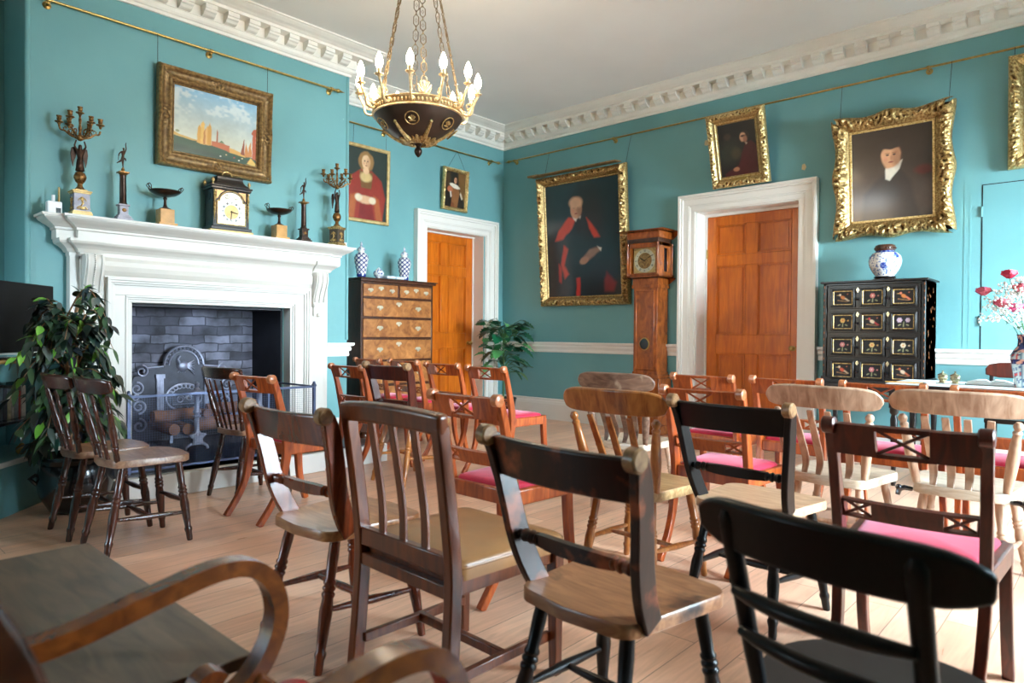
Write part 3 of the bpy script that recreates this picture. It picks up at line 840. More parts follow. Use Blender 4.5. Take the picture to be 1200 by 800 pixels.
def ornate(amp, lo, hi, fine=55, cart=.0, cs=.12, plainmid=0):
    def f(a, L, o, side):
        if o < lo or o > hi: return 0
        w = math.sin(PI*(o-lo)/(hi-lo))**.6
        dc = min(a, L-a); dm = abs(a-L/2)
        k = 1.0
        if plainmid and cs < dc and dm > cs*.7: k = 1-plainmid
        v = amp*k*(1.6-3.2*abs(nz(a+side*3.1, o, fine*.55)))*(.55+.45*abs(math.sin(a*62+9*math.sin(o*60))))+amp*.5*nz(a, o+side, fine*2)
        c = cart*(math.exp(-(dc/cs)**2*2.2)+.8*math.exp(-(dm/cs)**2*5))*(.6+.8*abs(nz(a+side*5, o, fine*.6)))
        return (v+c)*w
    return f
def picture(name, label, W, H, loc, rz, tilt, prof, orn, mat, paint, cat='painting', wave=None, wires=None, group=None, slip=None, cmat=None, res=150, roll=0):
    t = thing(name, label, cat, loc, rz, group); t.rotation_euler = (math.radians(tilt), math.radians(roll), rz)
    b = frame_mesh(W, H, prof, orn, wave); fw = prof[-1][0]
    b.build('frame', mat, t)
    b = MB(); b.box(-W/2+.01, W/2-.01, -.006, -.001, .01, H-.01); b.build('backboard', M['walnutdark'], t)
    iw, ih = W-2*fw, H-2*fw; y = -prof[-1][1]
    if slip:
        b = MB(); s = slip
        for (x0,x1,z0,z1) in ((-iw/2,iw/2,fw,fw+s),(-iw/2,iw/2,H-fw-s,H-fw),(-iw/2,-iw/2+s,fw,H-fw),(iw/2-s,iw/2,fw,H-fw)):
            b.box(x0,x1,y-.004,y+.004,z0,z1)
        b.build('slip', M['goldbright'], t, bevel=.002, seg=1)
        iw -= 2*s; ih -= 2*s; fw += s
    nu = max(40, int(res*min(1, iw/ih))); nv = max(40, int(res*min(1, ih/iw)))
    p = paint(Paint(nu, nv, iw/ih, (30,26,24)))
    canvas('canvas', -iw/2-.004, iw/2+.004, fw-.004, H-fw+.004, y+.002, nu, nv, p.out(), cmat or M['paint_attr'], t)
    for pts, r in (wires or []):
        b = MB(); b.tube(pts, r, 5); b.build('hanging_wire', M['bronze'], t)
    return t
def plaque(t, w, z, y, mat=None):
    b = MB(); b.box(-w/2, w/2, y-.004, y+.002, z-.012, z+.012); b.build('name_plate', mat or M['brass'], t, bevel=.002, seg=1)

def p_scholar(p):
    p.c[:] = lin(36,50,52)[:3]  # teal-black ground, the room's reflection put into the colour
    p.poly([(.0,.0),(.0,.62),(.18,.62),(.18,.0)], (62,70,66), .05, .5)  # paler block at the left, painted reflection of the door casing
    p.el(.75,.55,.5,.6,(24,32,36),.8)
    p.el(.5,.2,.36,.4,(22,30,38),.4); p.el(.46,.5,.3,.22,(28,36,44),.3)
    p.poly([(.32,.70),(.42,.68),(.36,.60),(.24,.52),(.12,.50),(.18,.60)], (200,64,44), .02)
    p.poly([(.57,.68),(.66,.60),(.74,.50),(.66,.50),(.60,.58)], (204,66,46), .02)
    p.poly([(.24,.46),(.30,.42),(.24,.28),(.30,.20),(.24,.16),(.19,.30)], (196,62,44), .02)
    p.poly([(.16,.30),(.20,.26),(.19,.12),(.16,.14)], (170,50,40), .02)
    p.poly([(.40,.16),(.46,.16),(.45,.0),(.40,.0)], (196,50,40), .015)
    p.poly([(.82,.20),(.94,.10),(.90,.03),(.78,.03),(.78,.12)], (120,30,36), .03)
    p.poly([(.38,.70),(.46,.62),(.50,.70)], (214,206,196), .01)
    p.el(.46,.62,.03,.07,(30,30,36),.3)
    face(p, .43,.765,.085,(192,140,108),(120,76,56),bald=True); p.el(.43,.82,.07,.05,(206,158,124),.5)
    p.poly([(.48,.33),(.60,.40),(.72,.42),(.74,.39),(.62,.33),(.52,.28)], (150,110,92), .02); p.el(.52,.31,.05,.03,(176,130,108),.4,20); p.poly([(.70,.43),(.76,.41),(.75,.38)], (220,214,206), .01)
    return p
def p_boy(p):
    p.c[:] = lin(26,20,18)[:3]
    p.el(.28,.45,.25,.22,(44,44,34),.9); p.el(.25,.75,.07,.06,(64,44,36),.8); p.el(.45,.42,.09,.1,(86,70,44),.9,0,.5)
    p.poly([(.62,.0),(.98,.0),(1,.5),(.86,.62),(.70,.58),(.60,.42),(.50,.2),(.10,.06),(.12,.0)], (72,18,20), .03)
    p.el(.70,.72,.09,.10,(48,30,24),.3); p.el(.655,.70,.06,.085,(196,148,116),.3); p.el(.67,.72,.055,.022,(60,40,34),.6); p.el(.71,.66,.04,.06,(150,100,76),.7)
    p.el(.42,.12,.06,.04,(176,124,90),.4); p.poly([(.70,.60),(.76,.58),(.72,.55)], (180,160,140), .02)
    return p
def p_gent(p):
    p.c[:] = lin(48,36,30)[:3]
    p.el(.5,.8,.5,.3,(58,44,36),.9); p.el(.45,.25,.55,.42,(64,48,40),.5); p.el(.3,.2,.3,.2,(84,64,54),.9,0,.6); p.el(.9,.5,.09,.05,(92,34,28),.7)
    p.poly([(.30,.42),(.42,.50),(.62,.52),(.74,.40),(.84,.0),(.12,.0),(.16,.3)], (46,34,30), .05)
    p.poly([(.43,.56),(.43,.44),(.48,.42),(.60,.54),(.64,.64),(.52,.58)], (226,216,196), .015)
    face(p, .50,.69,.135,(212,156,116),(136,84,58),(56,42,36)); p.el(.50,.815,.115,.05,(58,46,40),.3)
    return p
def p_dark(p):
    p.c[:] = lin(44,36,32)[:3]; p.el(.4,.5,.3,.4,(56,46,40),.9)
    p.poly([(.3,.0),(.7,.0),(.66,.5),(.5,.56),(.36,.5)], (34,28,30), .04); face(p,.51,.68,.09); return p
def p_harbour(p):
    V = p.V[..., None]
    top = np.array(lin(128,178,208)[:3]); hor = np.array(lin(214,220,206)[:3])
    t = np.clip((V-.3)/.7, 0, 1); p.c = hor*(1-t)+top*t
    m = np.clip((p.n-.52)*3, 0, .5)*np.clip((p.V-.35)*2, 0, 1); p.mixin(m, (232,232,222))
    p.poly([(0,.25),(.2,.23),(.5,.2),(.75,.16),(1,.12),(1,0),(0,0)], (52,84,64), .01)
    p.poly([(0,.12),(.3,.10),(.7,.05),(.7,0),(0,0)], (38,66,52), .06)
    p.poly([(0,.25),(0,.30),(.08,.27),(.25,.24),(.30,.22),(.2,.22)], (206,168,92), .01); p.el(.045,.315,.03,.02,(150,156,120),.4)
    for x, h, c in ((.29,.48,(222,170,80)),(.33,.56,(236,196,108)),(.36,.44,(196,130,66)),(.385,.50,(228,186,116)),(.41,.54,(214,160,72))):
        p.poly([(x-.025,.2),(x-.02,h-.08),(x+.005,h),(x+.022,h-.05),(x+.026,.19)], c, .012, 1, .03)
    p.poly([(.44,.27),(.44,.20),(.66,.15),(.66,.245),(.58,.27)], (196,112,72), .01); p.poly([(.66,.22),(.66,.15),(.86,.11),(.86,.17)], (222,178,98), .01)
    p.poly([(.494,.26),(.497,.42),(.505,.47),(.512,.42),(.514,.26)], (182,104,70), .006); p.poly([(.53,.27),(.56,.31),(.60,.27)], (110,140,104), .008)
    p.poly([(.95,.10),(.95,.50),(.93,.52),(.96,.60),(1,.62),(1,.1)], (184,92,58), .01, 1, .03); p.poly([(.85,.12),(.87,.36),(.90,.22),(.93,.40),(.95,.14)], (206,140,80), .01, 1, .03)
    p.poly([(.80,.16),(.84,.40),(.845,.40),(.85,.14)], (150,80,54), .005)
    for k, (x, y) in enumerate(((.62,.10),(.72,.08),(.78,.05),(.82,.09),(.9,.06),(.55,.06))): p.el(x, y, .014, .01, ((232,210,160),(196,60,50),(240,236,220))[k % 3], .5)
    p.poly([(.88,.02),(.93,.12),(.99,.05),(.99,0)], (222,190,100), .015)
    return p
def p_lady(p):
    p.c[:] = lin(40,52,46)[:3]
    p.poly([(.10,.0),(.02,.35),(.12,.60),(.34,.70),(.62,.70),(.86,.58),(.97,.34),(.9,.0)], (146,50,38), .02)
    p.poly([(.30,.0),(.36,.34),(.60,.34),(.70,.0)], (124,34,32), .02); p.poly([(.04,.0),(.10,.32),(.26,.36),(.20,.0)], (170,92,50), .03); p.poly([(.74,.0),(.66,.36),(.80,.32),(.9,.0)], (168,90,50), .03)
    p.poly([(.30,.68),(.64,.68),(.60,.44),(.36,.44)], (120,84,46), .015); p.el(.47,.60,.10,.07,(206,176,120),.4)
    p.el(.47,.82,.13,.14,(150,112,66),.2); face(p,.47,.81,.10,(222,182,140),(176,128,92),(150,112,66)); p.el(.47,.69,.05,.05,(214,174,134),.3)
    p.el(.47,.28,.14,.06,(214,170,132),.4); p.el(.30,.30,.06,.05,(222,206,176),.5); p.el(.64,.28,.06,.05,(222,206,176),.5)
    return p
def p_page(p):
    p.c[:] = lin(34,28,22)[:3]
    p.poly([(.6,1),(.72,.4),(1,.2),(1,1)], (110,78,40), .08); p.poly([(0,.9),(.2,1),(.3,.6),(.1,.5)], (74,52,30), .08)
    p.poly([(.34,.0),(.34,.42),(.28,.60),(.42,.66),(.62,.62),(.72,.42),(.64,.0)], (142,92,54), .02)
    p.el(.46,.60,.20,.06,(222,214,196),.3,-12); p.el(.24,.50,.10,.09,(176,104,70),.4); p.poly([(.22,.44),(.28,.26),(.34,.30),(.30,.44)], (206,196,180), .02); p.poly([(.74,.40),(.84,.24),(.90,.28),(.78,.46)], (200,190,170), .02)
    face(p,.49,.76,.08,(196,146,110),(130,84,60),(70,44,28)); p.poly([(.30,.0),(.34,.16),(.46,.12),(.5,.0)], (120,70,40), .02)
    return p

# gilt frames
PR_A = [(0,.0),(0,.03),(.004,.045),(.012,.055),(.02,.058),(.03,.062),(.04,.07),(.05,.074),(.06,.075),(.07,.072),(.08,.064),(.09,.052),(.098,.04),(.102,.034),(.108,.036),(.114,.034),(.118,.026),(.122,.022)]
def wires_for(W, H, tilt, gap, xs, ztop, ybase, r=.0022):
    """straight hanging wires from the top of the frame to the rail, in the picture's own frame"""
    th = math.radians(tilt); out = []
    for x0, x1 in xs:
        # rail point relative to picture base in world (y out = -), rotated into local
        yw, zw = -gap, ztop
        y = yw*math.cos(th)+zw*math.sin(th); z = -yw*math.sin(th)+zw*math.cos(th)
        out.append(([(x0, -.02, H-.01), (x1, y, z)], r))
    return out
tA = picture('portrait_painting', 'tall gilt framed portrait of a bald man in dark robes with red facings',
    1.34, 1.64, (1.42,-.015,1.46), 0, 4.2, PR_A, ornate(.024,.004,.085,42,.014,.16), M['gold'], p_scholar, wires=wires_for(1.34,1.64,4.2,.06,((-.56,-.55),(.66,.68)),1.96,0), cmat=M['paint_glazed'], res=170, cat='portrait')
plaque(tA, .2, .05, -.08)
b = MB(); b.prism([(-.70,1.60),(-.70,1.66),(-.62,1.68),(.69,1.68),(.69,1.60)], -.16, -.02, 'y'); 
b = MB(); b.box(-.72,.60,-.15,-.02,1.655,1.668); b.box(-.72,-.56,-.17,-.02,1.650,1.672)
b.build('picture_light_shelf', M['golddull'], tA)
tB = picture('boy_portrait', 'small gilt framed dark portrait of a boy in red, tilted forward above the door', .61, .74, (3.44,-.075,2.648), 0, 15,
    [(0,0),(0,.02),(.004,.035),(.02,.045),(.035,.05),(.05,.05),(.06,.045),(.072,.035),(.085,.03),(.09,.032),(.096,.026),(.105,.018),(.11,.018)], ornate(.018,.0,.06,60,0,.1), M['goldbright'], p_boy, res=100, cat='portrait', roll=0)
plaque(tB, .16, .075, -.04)
PR_C = [(0,.0),(0,.03),(.004,.05),(.015,.06),(.028,.07),(.04,.074),(.055,.072),(.07,.066),(.085,.058),(.098,.048),(.108,.04),(.118,.038),(.124,.03),(.13,.028)]
def waveC(a, L, side): 
    t = a/L; return .022*(math.exp(-((t-.5)/.09)**2)+math.exp(-((t)/.16)**2)+math.exp(-((t-1)/.16)**2))-.012*math.exp(-((t-.27)/.1)**2)-.012*math.exp(-((t-.73)/.1)**2)
tC = picture('gentleman_portrait', 'ornate gilt framed portrait of a dark-coated man with white cravat above the black cabinet', .94, 1.09, (4.82,-.02,2.015), 0, 5, PR_C,
    ornate(.026,.0,.11,40,.024,.17,.6), M['gold'], p_gent, wave=waveC, wires=wires_for(.94,1.09,5,.06,((-.42,-.42),(.44,.45)),1.42,0), slip=.02, cmat=M['paint_glazed'], res=150, cat='portrait')
tD = picture('dark_portrait', 'gilt framed dark painting cut off by the right edge of the photo', .80, .90, (6.06,-.02,2.465), 0, 4, PR_A[:-3]+[(.108,.03)],
    ornate(.018,.004,.085,60,.006,.12), M['goldbright'], p_dark, wires=wires_for(.80,.90,4,.06,((-.36,-.36),(.36,.36)),.97,0), res=90, cat='portrait')
def ornS(a, L, o, side):
    if not .0 < o < .11: return 0
    dc = min(a, L-a); dm = abs(a-L/2); w = math.sin(PI*min(1, o/.11))**.5
    g = math.exp(-(dc/.075)**2)+.9*math.exp(-(dm/.07)**2)
    return w*(.035*g*(.5+.9*abs(nz(a+side*4, o, 38))))
tS = picture('harbour_painting', 'gilt framed seascape with pale sails and buildings under blue sky, above the mantel', .955, .79, (BX+.012,-4.29,2.425), PI/2, 2.2,
    [(0,0),(0,.05),(.006,.062),(.015,.066),(.024,.06),(.034,.045),(.05,.036),(.066,.036),(.08,.04),(.092,.048),(.10,.05),(.108,.044),(.114,.034),(.12,.026),(.126,.028),(.132,.02)],
    ornS, M['golddull'], p_harbour, wires=wires_for(.955,.79,2.2,.055,((-.476,-.478),(.44,.44)),1.01,0), res=170)
tL = picture('lady_portrait', 'narrow gilt framed portrait of a woman in a red gown in the alcove', .62, .86, (.015,-2.29,2.342), PI/2, 1.6,
    [(0,0),(0,.022),(.003,.026),(.02,.03),(.032,.026),(.038,.018),(.04,.014)], None, M['goldflat'], p_lady, wires=wires_for(.62,.86,1.6,.055,((.245,.245),(-.2,-.2)),1.058,0), res=150, cat='portrait')
tP = picture('page_portrait', 'small gilt framed full-length portrait with a white collar, above the alcove door', .43, .53, (.02,-.955,2.662), PI/2, 4.5,
    [(0,0),(0,.02),(.004,.034),(.014,.04),(.026,.038),(.036,.03),(.042,.022),(.048,.018)], ornate(.008,.0,.04,90,0,.1), M['goldbright'], p_page, wires=[([(-.15,-.02,.52),(0,-.01,.75)],.0018),([(.15,-.02,.52),(0,-.01,.75)],.0018)], res=110, cat='portrait')

# ---------------------------------------------------------------- skinned figure
def skin_fig(name, joints, edges, mat, parent, sub=2):
    """joints: name -> ((x,y,z), radius); first joint is the root"""
    ks = list(joints); me = bpy.data.meshes.new(name)
    me.from_pydata([joints[k][0] for k in ks], [(ks.index(a), ks.index(c)) for a, c in edges], [])
    o = bpy.data.objects.new(name, me); COL.objects.link(o); o.parent = parent
    sk = o.modifiers.new('Skin', 'SKIN')
    if not me.skin_vertices:
        bm = bmesh.new(); bm.from_mesh(me); bm.verts.layers.skin.verify(); bm.to_mesh(me); bm.free()
    for i, k in enumerate(ks):
        r = joints[k][1]; sv = me.skin_vertices[0].data[i]; sv.radius = (r, r); sv.use_root = (i == 0)
    ss = o.modifiers.new('Sub', 'SUBSURF'); ss.levels = sub; ss.render_levels = sub
    sk.use_smooth_shade = True
    me.materials.append(mat); return o

# ---------------------------------------------------------------- on the mantel
ZM = 1.917
def candelabrum(label, y, marble, gold, group, seed, turn):
    t = thing('candelabrum', label, 'candelabrum', (.83, y, ZM), turn, group)
    b = MB(); b.cbox((0,0,.012),(.128,.128,.024)); b.cbox((0,0,.03),(.118,.118,.012)); b.build('foot', gold, t, bevel=.002)
    b = MB(); b.cbox((0,0,.098),(.1,.1,.124)); b.build('pedestal', marble, t, bevel=.001, seg=1)
    b = MB(); b.cbox((0,0,.166),(.112,.112,.012)); b.cbox((0,0,.176),(.124,.124,.010)); b.cbox((0,0,.186),(.075,.075,.012)); b.build('cap', gold, t, bevel=.002)
    b = MB()
    for d in range(4):
        R = Matrix.Rotation(d*PI/2, 4, 'Z')
        b.ball((.052,0,.125),.012,(.4,1,1),8,M=R); b.tube([(.053,0,.11),(.053,.006,.09),(.053,-.008,.07)],[.008,.007,.004],6,M=R)
        for s in (-1,1): b.tube([(.053,0,.11),(.053,s*.018,.125),(.053,s*.026,.108)],[.005,.004,.003],5,M=R); b.tube([(.053,0,.06),(.053,s*.02,.066),(.053,s*.032,.052),(.053,s*.02,.047)],[.006,.005,.005,.004],5,M=R)
        b.ball((.053,0,.055),.014,(.4,1.4,.8),8,M=R)
    b.build('relief_mount', M['gold'], t)
    b = MB(); b.lathe([(.04,.19),(.03,.2),(.018,.215),(.016,.235),(.03,.25),(.04,.275),(.04,.29),(.028,.315),(.014,.322)], n=16); b.build('knop', M['bronzegold'], t)
    J = {'pel':((0,0,.40),.018),'chest':((0,.0,.455),.021),'neck':((0,0,.482),.009),'head':((0,.004,.502),.014),'top':((0,.004,.517),.009),
         'kl':((-.008,.006,.362),.014),'al':((-.005,-.004,.33),.011),'kr':((.008,.012,.362),.014),'ar':((.006,0,.325),.010),
         'sl':((-.022,0,.472),.009),'el':((-.036,.004,.505),.0065),'hl':((-.024,.006,.545),.005),'sr':((.022,0,.472),.009),'er':((.036,.004,.505),.0065),'hr':((.024,.006,.545),.005)}
    E = [('pel','chest'),('chest','neck'),('neck','head'),('head','top'),('pel','kl'),('kl','al'),('pel','kr'),('kr','ar'),('chest','sl'),('sl','el'),('el','hl'),('chest','sr'),('sr','er'),('er','hr')]
    f = skin_fig('figure', J, E, M['bronze'], t)
    f.rotation_euler = (0,0,-PI/2+.0)
    b = MB(); b.lathe([(.010,.318),(.03,.328),(.026,.35),(.024,.38),(.02,.41)], n=10, sx=.8); b.build('drapery', M['bronze'], t)
    b = MB()
    for s in (-1,1):
        w = [(s*.015,.46),(s*.03,.50),(s*.05,.49),(s*.055,.45),(s*.05,.40),(s*.04,.355),(s*.032,.40),(s*.024,.42)]
        b.prism(w, -.025, -.015, 'x')
    b.build('wing', M['bronze'], t, bevel=.002)
    b = MB(); b.ball((0,0,.565),.024,n=12); b.lathe([(.012,.58),(.008,.60),(.012,.63),(.007,.66),(.01,.69),(.006,.715)], n=10); b.build('stem', M['bronzegold'], t)
    def cup(b, x, y, z): b.lathe([(.006,-.03),(.012,-.012),(.028,-.004),(.028,.0),(.012,.003),(.011,.008),(.016,.014),(.014,.03),(.018,.036),(.018,.04),(.001,.04)], (x,y,z), n=12)
    b = MB(); cup(b, 0,0,.745); b.build('candle_socket', M['bronzegold'], t)
    for k in range(6):
        a = k*PI/3+seed; ca, sa = math.cos(a), math.sin(a); R = .125; zt = .66+.018*(k % 2)
        pts = bez([(0,0,.575),(.03,0,.565),(.06,0,.575),(.09,0,.60),(.115,0,.605),(R,0,.63)], 4)
        b = MB(); Rm = Matrix.Rotation(a, 4, 'Z')
        b.tube(pts, [.0065]*(len(pts)), 6, M=Rm)
        b.tube([(.055+.018*math.cos(q)*(1-q/12), 0, .60+.018*math.sin(q)*(1-q/12)) for q in np.linspace(-1.6,5,12)], .004, 5, M=Rm)
        b.tube([(.095,0,.60),(.10,0,.62),(.088,0,.63),(.082,0,.618)], .0035, 5, M=Rm)
        br = b.build('branch', M['bronzegold'], t)
        b = MB(); cup(b, R*ca, R*sa, zt); b.build('candle_socket', M['bronzegold'], br)
    return t
candelabrum('tall bronze candelabrum with winged figure on grey plinth, left end of the mantel', -5.325, M['greymarble'], M['goldflat'], 'mantel candelabra', .3, 0)
candelabrum('tall bronze candelabrum with winged figure on dark plinth, right end of the mantel', -3.195, plain('dark_bronze_plinth', lin(88,78,66), .35, .3), M['gold'], 'mantel candelabra', .8, .35)

def column_fig(label, y, light, flip):
    t = thing('column_statuette', label, 'statuette', (.83, y, ZM), 0, 'mantel column statuettes')
    m = M['greymarble'] if light else M['bronze']
    b = MB(); b.cbox((0,0,.012),(.11,.11,.024)); b.cbox((0,0,.032),(.092,.092,.016)); b.build('base', m, t, bevel=.002)
    b = MB(); b.cbox((0,0,.046),(.072,.072,.012)); b.cbox((0,0,.084),(.058,.058,.064)); b.cbox((0,0,.122),(.076,.076,.012)); b.build('pedestal', M['greymarble'] if light else M['bronze'], t, bevel=.002)
    b = MB(); b.ball((.03,0,.084),.016,(.3,1,.9),8); b.build('mount', M['bronzegold'], t)
    b = MB(); b.lathe([(.03,.128),(.03,.136),(.0245,.142),(.0235,.16),(.021,.335),(.0225,.34),(.0225,.346)], n=20); b.build('column_shaft', M['bronze'], t)
    b = MB(); b.lathe([(.02,.346),(.03,.356),(.036,.362)], n=16); b.cbox((0,0,.366),(.07,.07,.01)); b.lathe([(.016,.371),(.012,.385),(.013,.39),(.004,.408)], n=12); b.build('capital', M['bronzegold'], t, bevel=.001, seg=1)
    s = flip
    J = {'pel':((0,0,.475),.011),'waist':((0,0,.495),.0085),'chest':((0,s*.004,.515),.012),'neck':((0,s*.006,.53),.005),'head':((0,s*.004,.545),.0085),'hat':((0,s*.004,.553),.007),
         'kn':((.002,-s*.002,.443),.008),'an':((0,0,.412),.0045),'toe':((0,s*.002,.404),.004),'kb':((0,-s*.016,.45),.008),'ab':((0,-s*.034,.438),.0045),'tb':((0,-s*.042,.43),.003),
         'su':((0,s*.014,.522),.006),'eu':((0,s*.022,.548),.0045),'hu':((0,s*.018,.58),.0035),'fu':((0,s*.022,.594),.0025),
         'sd':((0,-s*.012,.52),.006),'ed':((0,-s*.026,.503),.0045),'hd':((0,-s*.030,.482),.0035)}
    E = [('pel','waist'),('waist','chest'),('chest','neck'),('neck','head'),('head','hat'),('pel','kn'),('kn','an'),('an','toe'),('pel','kb'),('kb','ab'),('ab','tb'),('chest','su'),('su','eu'),('eu','hu'),('hu','fu'),('chest','sd'),('sd','ed'),('ed','hd')]
    skin_fig('figure', J, E, M['bronze'], t)
    b = MB(); b.tube([(0,-s*.030,.50),(0,-s*.032,.455)], .0022, 5); b.tube([(.004,-s*.006,.48),(.004,s*.016,.47),(.002,s*.02,.455)], [.006,.006,.002], 5); b.build('drapery', M['bronze'], t)
    return t
column_fig('bronze column statuette with raised arm on pale stepped base, left of the mantel clock', -5.045, True, 1)
column_fig('bronze column statuette with raised arm on dark stepped base, right of the mantel clock', -3.545, False, 1)
def tazza(label, y, s):
    t = thing('tazza', label, 'ornamental dish', (.83, y, ZM), 0, 'mantel tazze', s)
    b = MB(); b.cbox((0,0,.012),(.135,.135,.024)); b.build('plinth', M['marble'], t, bevel=.002)
    b = MB(); b.cbox((0,0,.077),(.102,.102,.105)); b.build('block', M['marble'], t, bevel=.002)
    b = MB(); b.lathe([(.042,.130),(.042,.136),(.03,.142),(.014,.152),(.011,.17),(.010,.20),(.016,.215),(.012,.222),(.012,.232)], n=16); b.build('stem', M['bronze'], t)
    b = MB(); b.lathe([(.01,.225),(.04,.229),(.07,.238),(.095,.252),(.108,.264),(.11,.272),(.105,.27),(.09,.258),(.06,.246),(.001,.242)], n=28, cap=False); b.build('dish', M['bronze'], t)
    b = MB()
    for s2 in (-1,1):
        for x in (-.022,.022): b.tube([(x,s2*.104,.266),(x,s2*.108,.30),(x,s2*.118,.312)], .0035, 6)
        b.tube([(-.022,s2*.118,.312),(.022,s2*.118,.312)], .0035, 6); b.tube([(-.022,s2*.104,.266),(-.022,s2*.128,.30),(-.022,s2*.118,.312)], .003, 6); b.tube([(.022,s2*.104,.266),(.022,s2*.128,.30),(.022,s2*.118,.312)], .003, 6)
    b.build('handle', M['bronze'], t)
    return t
tazza('two-handled bronze tazza on yellow marble block, left of the mantel clock', -4.745, 1.02)
tazza('two-handled bronze tazza on yellow marble block, right of the mantel clock', -3.785, .98)

# bracket clock
t = thing('bracket_clock', 'black arched bracket clock with gilt finials and silvered dial on the mantel', 'clock', (.80,-4.24,ZM), -.04)
hw, dp = .15, .085
b = MB(); b.box(-dp-.02,dp+.02,-hw-.03,hw+.03,.0,.022); b.build('plinth', M['goldflat'], t, bevel=.004)
b = MB(); b.box(-dp-.012,dp+.012,-hw-.02,hw+.02,.022,.05); b.box(-dp,dp,-hw,hw,.05,.355); b.box(-dp-.012,dp+.014,-hw-.016,hw+.016,.355,.375); b.box(-dp-.02,dp+.022,-hw-.024,hw+.024,.375,.388)
b.build('case', M['ebony'], t, bevel=.004)
b = MB(); prof = [(.155,.388),(.15,.40),(.128,.412),(.112,.43),(.105,.45),(.108,.458),(.105,.468),(.09,.474),(.001,.476)]
vs = []; 
for r, z in prof:
    k = r/.155
    for sx, sy in ((-1,-1),(1,-1),(1,1),(-1,1)): vs.append((sx*dp*k*1.1, sy*hw*k*1.05, z))
fs = [(i*4+j, i*4+(j+1) % 4, i*4+4+(j+1) % 4, i*4+4+j) for i in range(len(prof)-1) for j in range(4)]
b.add(vs, fs+[(0,3,2,1)]); b.build('bell_top', M['ebony'], t, bevel=.003)
b = MB()
for s in (-1,1): b.tube([(0,s*.035,.475),(0,s*.042,.49),(0,s*.03,.512),(0,0,.522)], .005, 6)
b.box(-.02,.02,-.05,.05,.474,.48); b.build('carrying_handle', M['goldbright'], t)
for sx in (-1,1):
    for sy in (-1,1):
        b = MB(); b.lathe([(.008,0),(.010,.008),(.005,.014),(.014,.03),(.013,.042),(.006,.05),(.001,.062)], (sx*dp,sy*(hw+.0),.388), n=10); b.build('finial', M['gold'], t)
b = MB()
arch = [(-.112,.075),(.112,.075),(.112,.255)]+[(.094*math.cos(a),.255+.08*math.sin(a)) for a in np.linspace(0,PI,14)]+[(-.112,.255)]
b.prism(arch, dp, dp+.004, 'x'); b.build('dial_plate', plain('silvered_dial', lin(226,222,200), .35, .2, .05), t)
b = MB()
rim = [(-.118,.07),(.118,.07),(.118,.258),(.10,.262)]+[(.098*math.cos(a),.258+.088*math.sin(a)) for a in np.linspace(0.05,PI-.05,12)]+[(-.10,.262),(-.118,.258)]
b.tube([(dp+.004, y, z) for y, z in rim], .005, 6, True); b.build('dial_bezel', M['goldbright'], t)
b = MB()
for s in (-1,1): b.prism([(s*.12,.272),(s*.12,.345),(s*.055,.345),(s*.09,.32),(s*.108,.29)], dp, dp+.003, 'x')
b.build('spandrel', plain('fret_spandrel', lin(206,150,96), .4, .4), t)
b = MB(); b.lathe([(.088,0),(.088,.003),(.06,.003),(.06,0)], (dp+.004,0,.175), (1,0,0), 40, cap=False); b.build('chapter_ring', M['paper'], t)
b = MB(); b.lathe([(.058,0),(.058,.002),(.001,.0022)], (dp+.004,0,.175), (1,0,0), 32); b.build('dial_centre', M['goldflat'], t)
b = MB()
for k in range(12):
    a = k*PI/6; R = Matrix.Translation((dp+.0075,0,.175)) @ Matrix.Rotation(a,4,'X'); 
    for q in ((-.006,0),(0,0),(.006,0)) if k % 3 else ((-.004,0),(.004,0)): b.box(0,.0008,q[0]-.0015,q[0]+.0015,.066,.082,M=R)
for a, L, w in ((-1.75,.05,.004),(3.05,.072,.003)):
    b.box(.001,.0025,-w,w,-.012,L,M=Matrix.Translation((dp+.0075,0,.175)) @ Matrix.Rotation(a,4,'X'))
for s in (-1,1): b.lathe([(.018,0),(.018,.001),(.015,.001)], (dp+.005,s*.038,.298), (1,0,0), 18, cap=False); b.box(dp+.005,dp+.006,s*.038-.0015,s*.038+.0015,.285,.31)
b.build('numerals_and_hands', M['blackgloss'], t)
for s in (-1,1):
    b = MB(); b.tube([(dp+.004,s*.138,.345),(dp+.008,s*.138,.31),(dp+.014,s*.138,.28),(dp+.006,s*.138,.25)], [.006,.010,.012,.006], 8); b.ball((dp+.01,s*.138,.335),.012,n=8); b.tube([(dp+.006,s*.138,.245),(dp+.008,s*.138,.18),(dp+.003,s*.138,.10)], [.01,.008,.002], 8)
    b.build('gilt_mount', M['gold'], t)
for s in (-1,1):
    b = MB(); b.lathe([(.035,0),(.035,.002),(.03,.003)], (0,s*hw,.30), (0,s,0), 20, cap=False); b.box(-.04,.04,s*hw-.001,s*hw+.002,.09,.235); b.build('side_fret', M['bronze'], t)
# socket adapter at the end of the shelf, card
t = thing('white_plug_adapter', 'small white plastic box with aerial rod at the far left end of the mantel', 'electrical device', (.83,-5.485,ZM))
b = MB(); b.box(-.03,.03,-.045,.045,0,.085); b.build('body', M['plastic'], t, bevel=.01, seg=3)
b = MB(); b.box(.029,.032,.005,.035,.005,.04); b.build('dark_panel', M['blackgloss'], t)
b = MB(); b.lathe([(.011,.085),(.011,.13),(.001,.131)], (0,-.004,0), n=12); b.build('knob', M['plastic'], t)
b = MB(); b.lathe([(.006,.08),(.006,.19),(.001,.191)], (0,.03,0), n=8); b.build('aerial', M['goldflat'], t)
b = MB(); b.box(.85,.853,-3.135,-3.10,ZM,ZM+.045); b.box(.835,.853,-3.135,-3.132,ZM,ZM+.045); tag(b.build('card', M['paper']), 'tiny folded white card beside the right candelabrum on the mantel', 'card')

